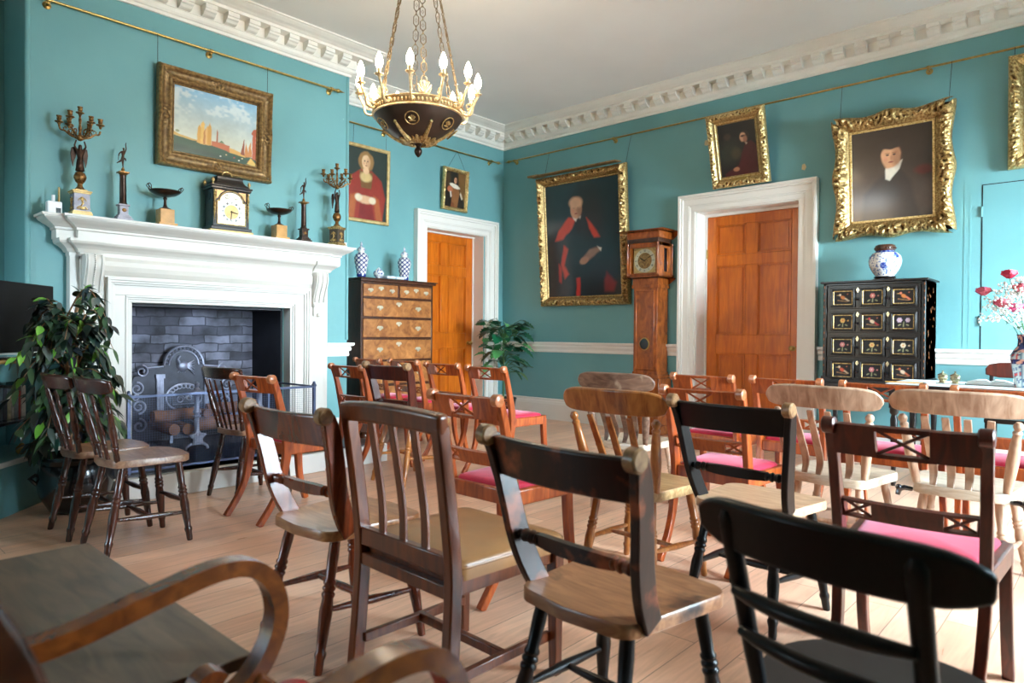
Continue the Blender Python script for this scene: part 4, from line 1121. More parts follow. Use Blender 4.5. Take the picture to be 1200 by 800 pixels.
# ---------------------------------------------------------------- painted porcelain
def porcelain(name, prof, n, colf, parent, mat=None, o=(0,0,0)):
    # resample profile
    P = [Vector((r, z)) for r, z in prof]; Q = []
    for a, c in zip(P, P[1:]):
        k = max(1, int((c-a).length/.0035))
        for i in range(k): Q.append(a.lerp(c, i/k))
    Q.append(P[-1]); b = MB(); b.lathe([(q.x, q.y) for q in Q], o, n=n, cap=False)
    ob = b.build(name, mat or M['porcelain'], parent)
    cols = np.array([colf(2*PI*i/n, q.y, q.x) for q in Q for i in range(n)]); 
    set_col(ob, cols); return ob
BLUE = np.array(lin(44,62,140)[:3]); WHT = np.array(lin(232,230,226)[:3]); MID = np.array(lin(110,134,186)[:3])
def lattice(a, z, r):
    if z < .028 or z > .262: 
        return BLUE*(.6+.4*(int(z*300) % 2)) if z < .028 else WHT
    # floral panel on one side
    m = abs(((a-1.0+PI) % (2*PI))-PI)
    if m < .75:
        v = noise.noise(Vector((a*4, z*38, 2))) ; return BLUE if v > .18 else (MID if v > .10 else WHT)
    u = a*8/(2*PI)*1.0; w = z/.05
    d = min(abs(((u+w/1) % 1)-.5), abs(((u-w/1) % 1)-.5))
    return BLUE*.7 if d < .15 else WHT
def floral(a, z, r):
    v = noise.noise(Vector((math.cos(a)*5, math.sin(a)*5, z*52))); return BLUE*(1.1) if v > .26 else (MID if v > .10 else WHT)
def jar(label, y, s):
    t = thing('porcelain_jar', label, 'vase', (.28, y, 1.704), .2, 'tall lidded jars on the chest of drawers', s)
    porcelain('body', [(.048,0),(.05,.01),(.052,.04),(.066,.12),(.078,.19),(.076,.22),(.058,.252),(.036,.265),(.034,.285)], 72, lattice, t)
    porcelain('lid', [(.034,.285),(.046,.287),(.046,.295),(.036,.318),(.016,.33),(.008,.338),(.014,.352),(.013,.362),(.003,.385),(.001,.385)], 40, floral, t)
    return t
jar('tall blue and white lidded jar, left one, partly behind the mantel shelf', -2.53, .98)
jar('tall blue and white lidded jar, right one, nearest the alcove door', -1.945, .98)
t = thing('small_porcelain_jar', 'small squat blue and white covered jar on the chest of drawers', 'vase', (.28,-2.30,1.704))
porcelain('body', [(.03,0),(.034,.008),(.056,.035),(.06,.055),(.05,.078),(.03,.088)], 56, floral, t); porcelain('lid', [(.034,.088),(.03,.10),(.012,.108),(.008,.116),(.001,.12)], 40, floral, t)
t = thing('porcelain_dish', 'low white porcelain dish lying on the chest of drawers', 'dish', (.30,-2.12,1.704))
b = MB(); b.box(-.05,.05,-.12,-.004,0,.008); 
for y0,y1 in ((-.12,-.004),(.004,.12)):
    b.box(-.05,.05,y0,y1,0,.01); b.box(-.055,-.045,y0,y1,.0,.028); b.box(.045,.055,y0,y1,.0,.028); b.box(-.05,.05,y0,y0+.008,.0,.028); b.box(-.05,.05,y1-.008,y1,.0,.028)
b.build('tray', plain('white_porcelain', lin(214,224,234), .15, 0, .04), t, bevel=.003)
# ginger jar
t = thing('ginger_jar', 'round blue and white ginger jar with dark carved wooden lid on the black cabinet', 'vase', (4.825,-.27,1.592))
b = MB(); b.lathe([(.088,0),(.092,.006),(.084,.014),(.078,.022),(.088,.028),(.088,.032),(.001,.032)], n=28)
for k in range(8): a = k*PI/4; b.cbox((.08*math.cos(a),.08*math.sin(a),.006),(.03,.03,.012))
b.build('wooden_stand', M['ebony'], t)
def gj(a, z, r):
    for ca, cz in ((-1.45,.12),(-2.5,.21),(-.5,.21),(.6,.12),(1.8,.16),(2.8,.1)):
        d = math.hypot(((a-ca+PI) % (2*PI)-PI)*r, z-cz)
        if d < .026: return BLUE if noise.noise(Vector((a*9, z*90, 0))) > -.12 else MID
    if z > .235: return BLUE*1.2 if (int(a*14/PI) % 2) else MID
    v = noise.noise(Vector((math.cos(a)*9, math.sin(a)*9, z*75))); return MID*.9 if v > .2 else WHT
porcelain('body', [(.07,.032),(.075,.04),(.10,.075),(.122,.12),(.13,.165),(.124,.205),(.10,.235),(.074,.25),(.07,.262)], 120, gj, t)
b = MB(); b.lathe([(.074,.255),(.08,.262),(.08,.295),(.074,.304),(.001,.306)], n=30)
for k in range(26):
    a = k*2*PI/26; b.ball((.08*math.cos(a),.08*math.sin(a),.278),.008,n=6)
    b.ball((.055*math.cos(a),.055*math.sin(a),.305),.007,n=5)
b.build('carved_lid', M['walnutdark'], t)

# ---------------------------------------------------------------- chest of drawers
t = thing('chest_of_drawers', 'tall burr walnut chest of drawers with brass bat-wing handles in the alcove', 'chest of drawers', (0.03,-2.255,0))
cx1, hy, H = .56, .485, 1.665
b = MB(); b.box(0,cx1-.02,-hy,hy,.10,H-.03); b.box(0,cx1+.01,-hy-.012,hy+.012,.08,.16); b.box(0,cx1-.06,-hy+.02,hy-.02,.86,.88)
b.build('carcass', M['walnutdark'], t, bevel=.003)
b = MB(); b.box(0,cx1+.035,-hy-.035,hy+.035,H-.005,H+.006); b.box(0,cx1+.02,-hy-.02,hy+.02,H-.03,H-.005); b.build('top', M['walnutdark'], t, bevel=.006, seg=3)
for sy in (-1,1):
    for x in (.06, cx1-.05):
        b = MB(); b.lathe([(.02,0),(.045,.01),(.05,.03),(.045,.055),(.025,.07),(.025,.09)], (x,sy*(hy-.07),0), n=14)
        b.build('foot', M['walnutdark'], t)
b = MB(); X = cx1-.02
for sy in (-1,1): b.box(X,X+.006,sy*hy-(.022 if sy>0 else 0),sy*hy+(.022 if sy<0 else 0),.16,H-.03)
rows = [(1.478,1.612),(1.268,1.460),(1.052,1.250),(.815,1.034),(.56,.80),(.20,.54)]
for z0, z1 in rows: b.box(X,X+.008,-hy+.02,hy-.02,z1,z1+.018); 
b.box(X,X+.008,-.01,.01,1.478,1.612)
b.build('drawer_dividers', M['walnutdark'], t, bevel=.003)
def batwing(b, x, y, z, s=1, drop=True):
    pts = [(0,.02),(.008,.016),(.016,.02),(.03,.012),(.034,.0),(.026,-.006),(.018,-.004),(.010,-.018),(0,-.024)]
    pts = pts+[(-a, c) for a, c in reversed(pts[1:-1])]
    b.prism([(y+a*s, z+c*s) for a, c in pts], x, x+.002, 'x')
    if drop:
        b.ball((x+.005,y-.014*s,z+.002),.004,n=6); b.ball((x+.005,y+.014*s,z+.002),.004,n=6)
        b.tube([(x+.006,y-.014*s,z),(x+.012,y-.012*s,z-.012),(x+.012,y,z-.018),(x+.012,y+.012*s,z-.012),(x+.006,y+.014*s,z)], .0026, 6)
silver = plain('pale_brass', lin(190,182,150), .25, .85, .15, 30)
for i, (z0, z1) in enumerate(rows):
    for (y0, y1) in (((-hy+.025,-.012),(.012,hy-.025)) if i == 0 else ((-hy+.025,hy-.025),)):
        b = MB(); b.box(X-.3,X+.014,y0+.003,y1-.003,z0+.004,z1-.004); d = b.build('drawer', M['walnut'], t, bevel=.005)
        zc = (z0+z1)/2; yc = (y0+y1)/2; w = y1-y0
        if i == 0: hs = [(yc-w*.30,zc),(yc+w*.32,zc)]; e = (yc, zc+.022)
        else: hs = [(yc-w*.27,zc+.0),(yc+w*.29,zc+.0)]; e = (yc, z1-.052)
        for hyy, hz in hs:
            b = MB(); batwing(b, X+.014, hyy, hz, 1.2 if i else 1.05); b.build('drawer_handle', M['chestbrass'], d)
        b = MB(); batwing(b, X+.014, e[0], e[1], 1.15 if i else 1.05, False); b.box(X+.016,X+.0175,e[0]-.003,e[0]+.003,e[1]-.008,e[1]+.006); b.build('escutcheon', M['chestbrass'], d)

# ---------------------------------------------------------------- longcase clock
t = thing('longcase_clock', 'tall walnut longcase clock with square brass dial standing on the clock wall', 'clock', (2.42,-.02,0))
W_ = M['clockwood']
b = MB(); b.box(-.20,.20,-.275,0,.05,.62); b.box(-.225,.225,-.30,0,0,.10); b.box(-.215,.215,-.29,0,.10,.12); b.box(-.185,.185,-.26,0,.62,.66); b.build('base', W_, t, bevel=.005)
b = MB(); b.box(-.15,.15,-.235,0,.66,1.66); b.box(-.17,.17,-.25,0,1.62,1.66); b.box(-.16,.16,-.24,0,.655,.69); b.build('waist', W_, t, bevel=.003)
b = MB()
b.box(-.112,.112,-.245,-.235,.72,1.59)
dd = b.build('trunk_door', W_, t, bevel=.002)
b = MB()
for s in (-1,1): b.box(s*.112-.006,s*.112+.006,-.252,-.235,.715,1.595)
b.box(-.112,.112,-.25,-.235,.715,.727); b.box(-.112,.112,-.25,-.235,1.583,1.595); b.build('beading', M['clockwood'], dd, bevel=.003)
b = MB(); b.lathe([(.064,0),(.064,.006),(.054,.012),(.054,.006),(.001,.006)], (0,-.245,1.0), (0,-1,0), 28, sy=1.12); b.build('lenticle', M['brass'], dd)
b = MB(); b.lathe([(.054,0),(.001,.001)], (0,-.252,1.0), (0,-1,0), 28, sy=1.12); b.build('lenticle_glass', M['blackgloss'], dd)
b = MB(); b.sweep([(0,1.66),(.01,1.66),(.03,1.68),(.045,1.705),(.05,1.725),(.05,1.735),(-.1,1.735)], [(-.15,0),(-.15,-.235),(.15,-.235),(.15,0)][::-1]); b.box(-.16,.16,-.24,0,1.65,1.73)
b.build('throat_moulding', W_, t)
b = MB(); hx, hyd = .205, .30
b.box(-hx,-hx+.045,-hyd,0,1.735,2.12); b.box(hx-.045,hx,-hyd,-hyd+.05,1.735,2.12); b.box(hx-.012,hx,-.06,0,1.735,2.12)
b.box(hx-.012,hx,-hyd+.05,-.06,1.735,1.80); b.box(hx-.012,hx,-hyd+.05,-.06,2.06,2.12); b.box(hx-.012,hx,-hyd+.05,-.19,1.80,2.06); b.box(hx-.012,hx,-.12,-.06,1.80,2.06)
b.box(-hx,hx,-.02,0,1.735,2.12); b.box(-hx,hx,-hyd,-.0,1.735,1.755); b.box(-hx,hx,-hyd,0,2.08,2.12)
b.box(-hx+.045,hx-.045,-hyd,-hyd+.04,1.755,1.785); b.box(-hx+.045,hx-.045,-hyd,-hyd+.04,2.065,2.085)
b.build('hood', W_, t, bevel=.003)
b = MB(); b.box(hx-.02,hx-.014,-.20,-.11,1.79,2.07); b.build('side_glass', M['blackgloss'], t)
b = MB(); b.box(-hx+.01,hx-.01,-hyd-.004,-.02,2.122,2.165); b.build('fretted_frieze', M['walnutdark'], t)
b = MB(); b.box(-hx,hx,-hyd,0,2.165,2.24)
b.sweep([(0,2.165),(.006,2.165),(.012,2.18),(.03,2.195),(.05,2.215),(.06,2.23),(.06,2.25),(-.1,2.25)], [(hx,0),(hx,-hyd),(-hx,-hyd),(-hx,0)]); b.build('cornice_moulding', W_, t)
b = MB(); b.sweep([(0,1.735),(.012,1.735),(.016,1.75),(.006,1.765),(-.02,1.765)], [(hx,0),(hx,-hyd),(-hx,-hyd),(-hx,0)]); b.build('hood_base_moulding', W_, t)
for x, y in ((-hx+.018,-hyd-.012),(hx-.012,-hyd-.012),(hx+.010,-.035)):
    b = MB(); b.lathe([(.014,1.767),(.014,1.785),(.010,1.795),(.011,1.94),(.009,2.08),(.013,2.09),(.013,2.115)], (x,y,0), n=14); b.build('hood_column', W_, t)
b = MB(); b.box(-.142,.142,-hyd+.045,-hyd+.048,1.785,2.065); b.build('dial_plate', M['goldflat'], t)
b = MB(); b.lathe([(.13,0),(.13,.003),(.09,.003),(.09,0)], (0,-hyd+.044,1.925), (0,-1,0), 48, cap=False); b.build('chapter_ring', plain('silvered_ring', lin(214,208,186), .35, .4), t)
b = MB(); b.lathe([(.088,0),(.088,.002),(.001,.002)], (0,-hyd+.044,1.925), (0,-1,0), 40); b.build('dial_centre', M['golddull'], t)
b = MB()
for sx in (-1,1):
    for sz in (-1,1):
        for (dx, dz, r) in ((.122,.122,.012),(.105,.128,.008),(.128,.105,.008),(.115,.112,.007)): b.ball((sx*dx,-hyd+.043,1.925+sz*dz), r, (1,.4,1), 8)
b.build('spandrel', M['gold'], t)
b = MB(); ROM = ['XII','I','II','III','IIII','V','VI','VII','VIII','IX','X','XI']
yd = -hyd+.0405
for k, s in enumerate(ROM):
    R = Matrix.Translation((0,yd,1.925)) @ Matrix.Rotation(k*PI/6,4,'Y')
    wd = {'I':.006,'V':.012,'X':.012}; tot = sum(wd[c] for c in s); x = -tot/2
    for c in s:
        w = wd[c]; m = x+w/2
        if c == 'I': b.box(m-.0013,m+.0013,-.0004,.0004,.098,.122,M=R)
        elif c == 'V':
            b.add([(m-.005,0,.122),(m-.002,0,.122),(m+.001,0,.098),(m-.001,0,.098)],[(0,1,2,3)],M=R); b.add([(m+.005,0,.122),(m+.004,0,.122),(m,0,.098),(m+.001,0,.098)],[(0,1,2,3)],M=R)
        else:
            b.add([(m-.005,0,.122),(m-.002,0,.122),(m+.005,0,.098),(m+.002,0,.098)],[(0,1,2,3)],M=R); b.add([(m+.005,0,.122),(m+.004,0,.122),(m-.005,0,.098),(m-.004,0,.098)],[(0,1,2,3)],M=R)
        x += w
b.build('numerals', M['blackgloss'], t)
for a, L, w in ((math.radians(300),.062,.006),(math.radians(58),.105,.0032)):
    b = MB(); R = Matrix.Translation((0,yd-.006,1.925)) @ Matrix.Rotation(a,4,'Y')
    b.box(-w/2,w/2,-.001,.001,-.01,L,M=R); b.ball((0,0,L*.62),w*1.3,(1,.2,1.4),8,M=R); b.build('clock_hand', M['blackgloss'], t)

# ---------------------------------------------------------------- black inlaid cabinet on its stand
t = thing('inlaid_cabinet', 'black ebonised cabinet with twelve bird and flower stone panels on its drawers', 'cabinet', (4.77,-.02,0))
hw, dp, z0, z1 = .40, .42, .715, 1.57
b = MB(); b.box(-hw,hw,-dp+.02,0,z0+.03,z1); b.box(-hw,-hw+.03,-dp,0,z0,z1); b.box(hw-.03,hw,-dp,0,z0,z1); b.box(-hw-.012,hw+.012,-dp-.012,0,z0-.02,z0+.03)
b.box(-hw,hw,-dp,0,z1-.02,z1)
b.build('carcass', M['ebony'], t, bevel=.004)
b = MB(); b.box(-hw-.022,hw+.022,-dp-.022,0,z1,z1+.018); b.build('top', M['ebony'], t, bevel=.005)
b = MB()
for x in (-hw+.005, hw-.012):
    for k in range(14): b.ball((x+.004,-dp-.001,z0+.07+k*.058),.005,(.8,.3,2.2),6)
rg = random.Random(3)
for k in range(26): b.ball((hw+.0005,-rg.uniform(.06,.36),rg.uniform(z0+.1,z1-.06)),rg.uniform(.004,.010),(.08,1,1.6),6)
b.build('gilt_decoration', plain('worn_gilt_paint', lin(150,84,40), .5, .2), t)['kind'] = 'stuff'
rnd = random.Random(5)
def inlay(kind, col, c2):
    p = Paint(30, 22, 1.35, (14,12,16)); p.n2 = p.n2*.3+.35; p.n = p.n*.3+.35
    G = (150,150,110)
    if kind == 'bird':
        s = 1 if rnd.random() < .5 else -1; X = lambda x: .5+s*(x-.5)
        p.poly([(X(.2),.22),(X(.8),.35),(X(.82),.28),(X(.22),.16)], (150,110,70), .03, 1, 0)
        p.el(X(.5),.52,.20,.13,col,.4,35*s); p.el(X(.66),.74,.09,.09,c2,.4); p.poly([(X(.1),.25),(X(.2),.2),(X(.42),.42),(X(.36),.52)], c2, .03, 1, 0)
        p.poly([(X(.74),.76),(X(.86),.72),(X(.73),.70)], (220,180,90), .02, 1, 0); p.el(X(.24),.8,.05,.05,(190,110,80),.4)
    else:
        p.poly([(.46,.1),(.52,.1),(.54,.5),(.5,.5)], G, .03, 1, 0)
        p.el(.3,.25,.12,.05,G,.4,30); p.el(.7,.25,.12,.05,G,.4,-30)
        cx = .5 if kind == 'flower' else .3
        for q in ((cx,.62),)+(((.72,.62),) if kind == 'two' else ((.8,.6),)):
            r = .16 if q[0] == cx else (.14 if kind == 'two' else .06)
            for k in range(6): p.el(q[0]+r*.75*math.cos(k*PI/3)/1.35, q[1]+r*.75*math.sin(k*PI/3), r*.5, r*.5, col, .4)
            p.el(q[0], q[1], r*.4, r*.4, c2, .4)
    return p.out(.1)
R1, R2, R3 = (206,150,130), (214,190,160), (206,120,60)
kinds = [[('bird',R3,R2),('flower',(196,112,104),R2),('bird',R3,(214,120,90))],[('flower',(214,170,90),R3),('bird',R2,(190,60,60)),('two',(196,168,190),R2)],
         [('flower',(206,126,126),R2),('flower',(214,176,110),R3),('flower',(220,200,170),(206,150,80))],[('bird',(206,90,60),R2),('flower',(206,120,126),R2),('bird',R2,(206,110,70))]]
for r in range(4):
    zb = 1.545-.212*(r+1)+.012; zt = zb+.19
    b = MB(); b.box(-hw+.034,hw-.034,-dp+.004,-.1,zb,zt); d = b.build('drawer', M['ebony'], t, bevel=.003)
    for c in range(3):
        x = (-.238,.0,.238)[c]+.004; zc = (zb+zt)/2
        b = MB(); w, h = .096, .078
        for k, (e, yy) in enumerate(((0,-.018),(.008,-.022))):
            ww, hh = w-e, h-e
            for s in (-1,1): b.box(x+s*ww-.005,x+s*ww+.005,-dp+yy,-dp+.006,zc-hh-.004,zc+hh+.004); b.box(x-ww,x+ww,-dp+yy,-dp+.006,zc+s*hh-.004,zc+s*hh+.004)
        b.build('panel_moulding', M['ebony'], d, bevel=.003)
        b = MB(); w, h = .076, .058
        for s in (-1,1): b.box(x+s*w-.004,x+s*w+.004,-dp-.012,-dp+.006,zc-h,zc+h); b.box(x-w,x+w,-dp-.012,-dp+.006,zc+s*h-.004,zc+s*h+.004)
        b.build('gilt_fillet', M['gold'], d, bevel=.002, seg=1)
        canvas('inlay_panel', x-.073, x+.073, zc-.055, zc+.055, -dp-.004, 30, 22, inlay(*kinds[r][c]), M['inlay'], d)
    for x in (-.119+.004, .119+.004):
        b = MB(); b.lathe([(.006,0),(.005,.012),(.012,.02),(.012,.028),(.001,.034)], (x,-dp+.004,(zb+zt)/2-.012), (0,-1,0), 12); b.build('knob', M['blackgloss'], d)
        b = MB(); z = zt-.03; b.prism([(x,z-.024),(x+.008,z-.012),(x+.014,z),(x+.008,z+.012),(x,z+.024),(x-.008,z+.012),(x-.014,z),(x-.008,z-.012)], -dp+.001, -dp+.004, 'y'); b.ball((x,-dp,z),.004,n=6); b.build('escutcheon', silver, d)
b = MB(); b.box(-hw-.03,hw+.03,-dp-.03,0,.63,.69); b.box(-hw-.04,hw+.04,-dp-.04,0,.688,.702)
b.build('stand_frieze', M['ebony'], t, bevel=.004)
for x in (-hw+.0, hw-.0):
    for y in (-dp,-.04):
        b = MB(); b.turned((x,y,.0),(x,y,.635),[(0,.022),(.06,.03),(.1,.018),(.16,.02),(.2,.028),(.5,.02),(.75,.026),(.82,.016),(.88,.03),(1,.032)],14); b.build('stand_leg', M['ebony'], t)
b = MB(); b.box(-hw,hw,-dp-.01,-dp+.01,.09,.12); b.box(-hw-.01,-hw+.01,-dp,-.04,.09,.12); b.box(hw-.01,hw+.01,-dp,-.04,.09,.12); b.build('stretcher', M['ebony'], t, bevel=.003)

# ---------------------------------------------------------------- chandelier
CX, CYY, RZ = 2.97, -3.98, 2.50
t = thing('chandelier', 'round bronze bowl chandelier with lit candle bulbs hanging on chains from the ceiling', 'chandelier', (CX,CYY,0))
b = MB(); prof = [(.055,2.335),(.10,2.345),(.16,2.372),(.22,2.415),(.262,2.462),(.285,2.50)]
b.lathe(prof+[(.272,2.50),(.22,2.43),(.10,2.36),(.03,2.35)], n=48, cap=False); b.build('bowl', plain('dark_patinated_bronze', lin(74,60,50), .32, .55, .12, 10), t)
b = MB(); b.lathe([(.284,2.497),(.296,2.50),(.29,2.508),(.286,2.512),(.287,2.545),(.292,2.55),(.297,2.556),(.29,2.562),(.275,2.56),(.275,2.50)], n=60, cap=False)
for k in range(72):
    a = k*2*PI/72; b.ball((.288*math.cos(a),.288*math.sin(a),2.53),.011,(.6,.6,1.1),6)
b.build('gallery', M['chandgold'], t)
b = MB(); b.lathe([(.05,2.325),(.085,2.33),(.10,2.342),(.06,2.346)], n=24, cap=False)
for k in range(24):
    a = k*2*PI/24; rr = .12 if k % 2 else .105
    b.tube([(.06*math.cos(a),.06*math.sin(a),2.332),(rr*math.cos(a),rr*math.sin(a),2.350),(rr*1.12*math.cos(a),rr*1.12*math.sin(a),2.352)], [.01,.013,.004], 5)
b.build('leaf_rosette', M['gold'], t)
b = MB(); b.lathe([(.018,2.335),(.024,2.325),(.012,2.315),(.014,2.308),(.024,2.295),(.026,2.28),(.02,2.262),(.008,2.248),(.001,2.244)], n=14); b.build('finial', M['bronze'], t)
def onbowl(a, z):
    for (r0,z0_),(r1,z1_) in zip(prof, prof[1:]):
        if z0_ <= z <= z1_: r = r0+(r1-r0)*(z-z0_)/(z1_-z0_); return Vector((r*math.cos(a)*1.008, r*math.sin(a)*1.008, z))
    return Vector((prof[-1][0]*math.cos(a),prof[-1][0]*math.sin(a),z))
for k in range(6):
    a0 = -.86+k*PI/3; b = MB(); rr = .043
    c = onbowl(a0, 2.43); rad = Vector((math.cos(a0),math.sin(a0),0)); tg = Vector((-math.sin(a0),math.cos(a0),0)); up = (onbowl(a0,2.46)-onbowl(a0,2.40)).normalized(); nn = tg.cross(up).normalized()
    c = c+nn*.006
    ring = [c+tg*rr*math.cos(q*2*PI/24)+up*rr*math.sin(q*2*PI/24) for q in range(24)]; b.tube(ring, .0035, 6, True)
    for q in range(5):
        an = PI*(.15+.7*q/4); b.tube([c-up*.018, c+tg*.022*math.cos(an)+up*(.022*math.sin(an)-.004)], [.003,.005], 5)
    b.tube([c-tg*.02-up*.02, c+tg*.02-up*.02], .004, 5)
    b.build('medallion', M['gold'], t)
    a1 = a0+PI/6; b = MB()
    pts = [onbowl(a1, z) for z in (2.350,2.372,2.395,2.412)]; b.tube(pts, [.016,.013,.012,.009], 6); b.ball(tuple(onbowl(a1,2.418)),.012,n=6)
    b.build('mount', M['gold'], t)
NB = 12; lights = []
for k in range(NB):
    a = k*2*PI/NB+.22; R_ = Matrix.Rotation(a, 4, 'Z'); RB = .385
    pts = bez([(.285,0,2.535),(.31,0,2.515),(.345,0,2.53),(.355,0,2.575),(RB,0,2.64)], 5)
    b = MB(); b.tube(pts, [.008]*len(pts), 6, M=R_)
    b.tube([(.325+.02*math.cos(q)*(1-q/11),0,2.575+.02*math.sin(q)*(1-q/11)) for q in np.linspace(-2,5,14)], .004, 5, M=R_)
    b.ball((.29,0,2.535),.014,n=8,M=R_)
    br = b.build('branch', M['chandgold'], t)
    b = MB(); b.lathe([(.006,-.02),(.012,-.008),(.026,-.002),(.027,.002),(.012,.004),(.011,.012),(.014,.02),(.013,.034),(.010,.036)], (RB,0,2.655), n=14, M=R_); b.build('drip_pan', M['chandgold'], br)
    b = MB(); b.lathe([(.010,0),(.018,.014),(.0235,.034),(.0215,.054),(.014,.078),(.006,.096),(.001,.102)], (RB,0,2.689), n=12, M=R_); b.build('candle_bulb', M['bulb'], br)
    lights.append((CX+RB*math.cos(a), CYY+RB*math.sin(a), 2.73))
for k in range(6):   # upright anthemion ornaments between the arms, and the chains
    a = k*PI/3+.48; R_ = Matrix.Rotation(a, 4, 'Z'); b = MB()
    for q in range(5):
        an = PI*(.12+.76*q/4); b.tube([(.288,0,2.56),(.288,.035*math.cos(an)*.8,2.585+.02*math.sin(an)),(.288,.045*math.cos(an),2.60+.04*math.sin(an))], [.006,.005,.007], 5, M=R_)
    for s in (-1,1): b.tube([(.288,0,2.56),(.288,s*.03,2.57),(.288,s*.04,2.595),(.288,s*.026,2.60)], .005, 5, M=R_)
    b.build('anthemion', M['chandgold'], t)
    a = a+.0; p0 = Vector((.275,0,2.60)); p1 = Vector((.035,0,3.80)); n = 13; b = MB(); d = (p1-p0)
    L = d.length/n; dn = d.normalized(); s1 = Vector((0,1,0)); s2 = dn.cross(s1)
    for i in range(n):
        c = p0+d*((i+.5)/n); w = .0165; sd = s1
        hexa = [c+dn*L*.46, c+dn*L*.22+sd*w, c-dn*L*.22+sd*w, c-dn*L*.46, c-dn*L*.22-sd*w, c+dn*L*.22-sd*w]
        b.tube(hexa, .0034, 5, True, M=R_)
        q = p0+d*(i/n); b.tube([q+dn*.016, q+s2*.009, q-dn*.016, q-s2*.009], .003, 5, True, M=R_)
        b.tube([c+dn*.012, c+sd*.008, c-dn*.012, c-sd*.008], .0016, 4, True, M=R_)
    b.build('chain', M['chainm'] if 'chainm' in M else M.setdefault('chainm', plain('dark_gilt_chain', lin(112,94,68), .4, .5, .25, 30)), t)
b = MB(); b.lathe([(.03,3.78),(.06,3.80),(.05,3.82),(.075,3.84),(.08,3.859),(.001,3.86)], n=20); b.build('ceiling_canopy', M['bronzegold'], t)
for i, p in enumerate(lights):
    l = bpy.data.lights.new('candle_bulb_light', 'POINT'); l.energy = 5.0; l.color = (1,.80,.56); l.shadow_soft_size = .03
    o = bpy.data.objects.new('candle_bulb_light', l); COL.objects.link(o); o.location = p
# ---------------------------------------------------------------- plants
def leaf_geo(b, cols, p, d, up, L, W, col, notch=0, droop=.25, n=4):
    d = d.normalized(); s = d.cross(up)
    s = s.normalized() if s.length > 1e-4 else Vector((1,0,0)); u = s.cross(d)
    vs = []; m = 0
    N_ = n if not notch else notch*2
    for i in range(N_+1):
        t = i/N_; w = W*math.sin(PI*min(1,t**.8*.98+.02))**.8*(1-.15*t)
        if notch and i % 2 == 1 and 0 < i < N_: w *= .62
        c = p+d*(L*t)-Vector((0,0,1))*(droop*L*t*t)
        fold = .22*w
        vs += [c-s*w+u*fold, c, c+s*w+u*fold]
    fs = []
    for i in range(N_):
        k = i*3
        fs += [(k,k+1,k+4,k+3),(k+1,k+2,k+5,k+4)]
    b.add(vs, fs, True); cols += [col]*len(vs)
def rv(rnd, s=1): return Vector((rnd.uniform(-s,s), rnd.uniform(-s,s), rnd.uniform(-s,s)))

# ficus
rnd = random.Random(11)
t = thing('ficus_plant', 'weeping fig with dark and lime green leaves in a black pot by the fireplace', 'plant', (1.63,-5.56,0))
b = MB(); b.lathe([(.11,0),(.14,.01),(.15,.03),(.19,.10),(.205,.18),(.20,.25),(.185,.29),(.205,.31),(.215,.33),(.21,.345),(.195,.345),(.185,.31),(.18,.30)], n=36, cap=False)
b.lathe([(.11,0),(.001,.002)], n=36, cap=False)
for a in (.4, 2.5, 4.6): b.tube([(.2*math.cos(a),.2*math.sin(a),.24),(.235*math.cos(a),.235*math.sin(a),.22),(.2*math.cos(a),.2*math.sin(a),.18)], .012, 8)
b.build('pot', M['potblack'], t)
b = MB(); b.lathe([(.182,.30),(.10,.312),(.001,.315)], n=28, cap=False); b.build('soil', M['soil'], t)
b = MB()
tops = []
for k in range(3):
    a0 = k*2*PI/3
    pts = [Vector((.03*math.cos(a0+z*5.5)+.03*z, .03*math.sin(a0+z*5.5)-.05*z, .30+z)) for z in np.linspace(0,.85,14)]
    b.tube(pts, [.016-.0007*i for i in range(14)], 8); tops.append(pts)
def lim(p):   # keep clear of the jamb, the hearth slab kerb and the low unit
    wx, wy = p.x+1.63, p.y-5.56
    if wx < .99 or (wy > -5.32 and wx < 1.9) or (wx > 1.90 and p.z < .97 and wy > -5.9) : return False
    return (wx-1.604)*.67+(wy+5.936)*.742 > .03
branches = []
for k in range(120):
    src = tops[k % 3]; i = rnd.randint(3, 13); p = src[i]
    a = rnd.uniform(0, 2*PI); l = rnd.uniform(.16,.46)*(1 if i > 6 else .8); h = rnd.uniform(-.05,.26)
    q = p+Vector((math.cos(a)*l*.5, math.sin(a)*l*.5, h*.8)); e = p+Vector((math.cos(a)*l, math.sin(a)*l, h*.4-rnd.uniform(0,.18)))
    if not lim(e): continue
    pts = bez([p,q,e], 5); b.tube(pts, [.006-.0045*j/len(pts) for j in range(len(pts))], 5); branches.append(pts)
b.build('stem', M['bark'], t)
b = MB(); cols = []
for pts in branches:
    for j in range(2, len(pts)):
        for q in range(3):
            if rnd.random() < .12: continue
            p = pts[j]; d = (pts[j]-pts[j-1]).normalized()+rv(rnd,.9)+Vector((0,0,-.35))
            if not lim(p+d.normalized()*.08): continue
            r = rnd.random()
            col = lin(110,170,62) if r < .07 else (lin(74,100,66) if r < .22 else (lin(96,106,100) if r < .30 else lin(*[int(c*rnd.uniform(.75,1.2)) for c in (44,62,52)])))
            leaf_geo(b, cols, p, d, Vector((0,0,1))+rv(rnd,.5), rnd.uniform(.065,.105), rnd.uniform(.017,.026), col)
o = b.build('foliage', M['leaf'], t); set_col(o, cols)

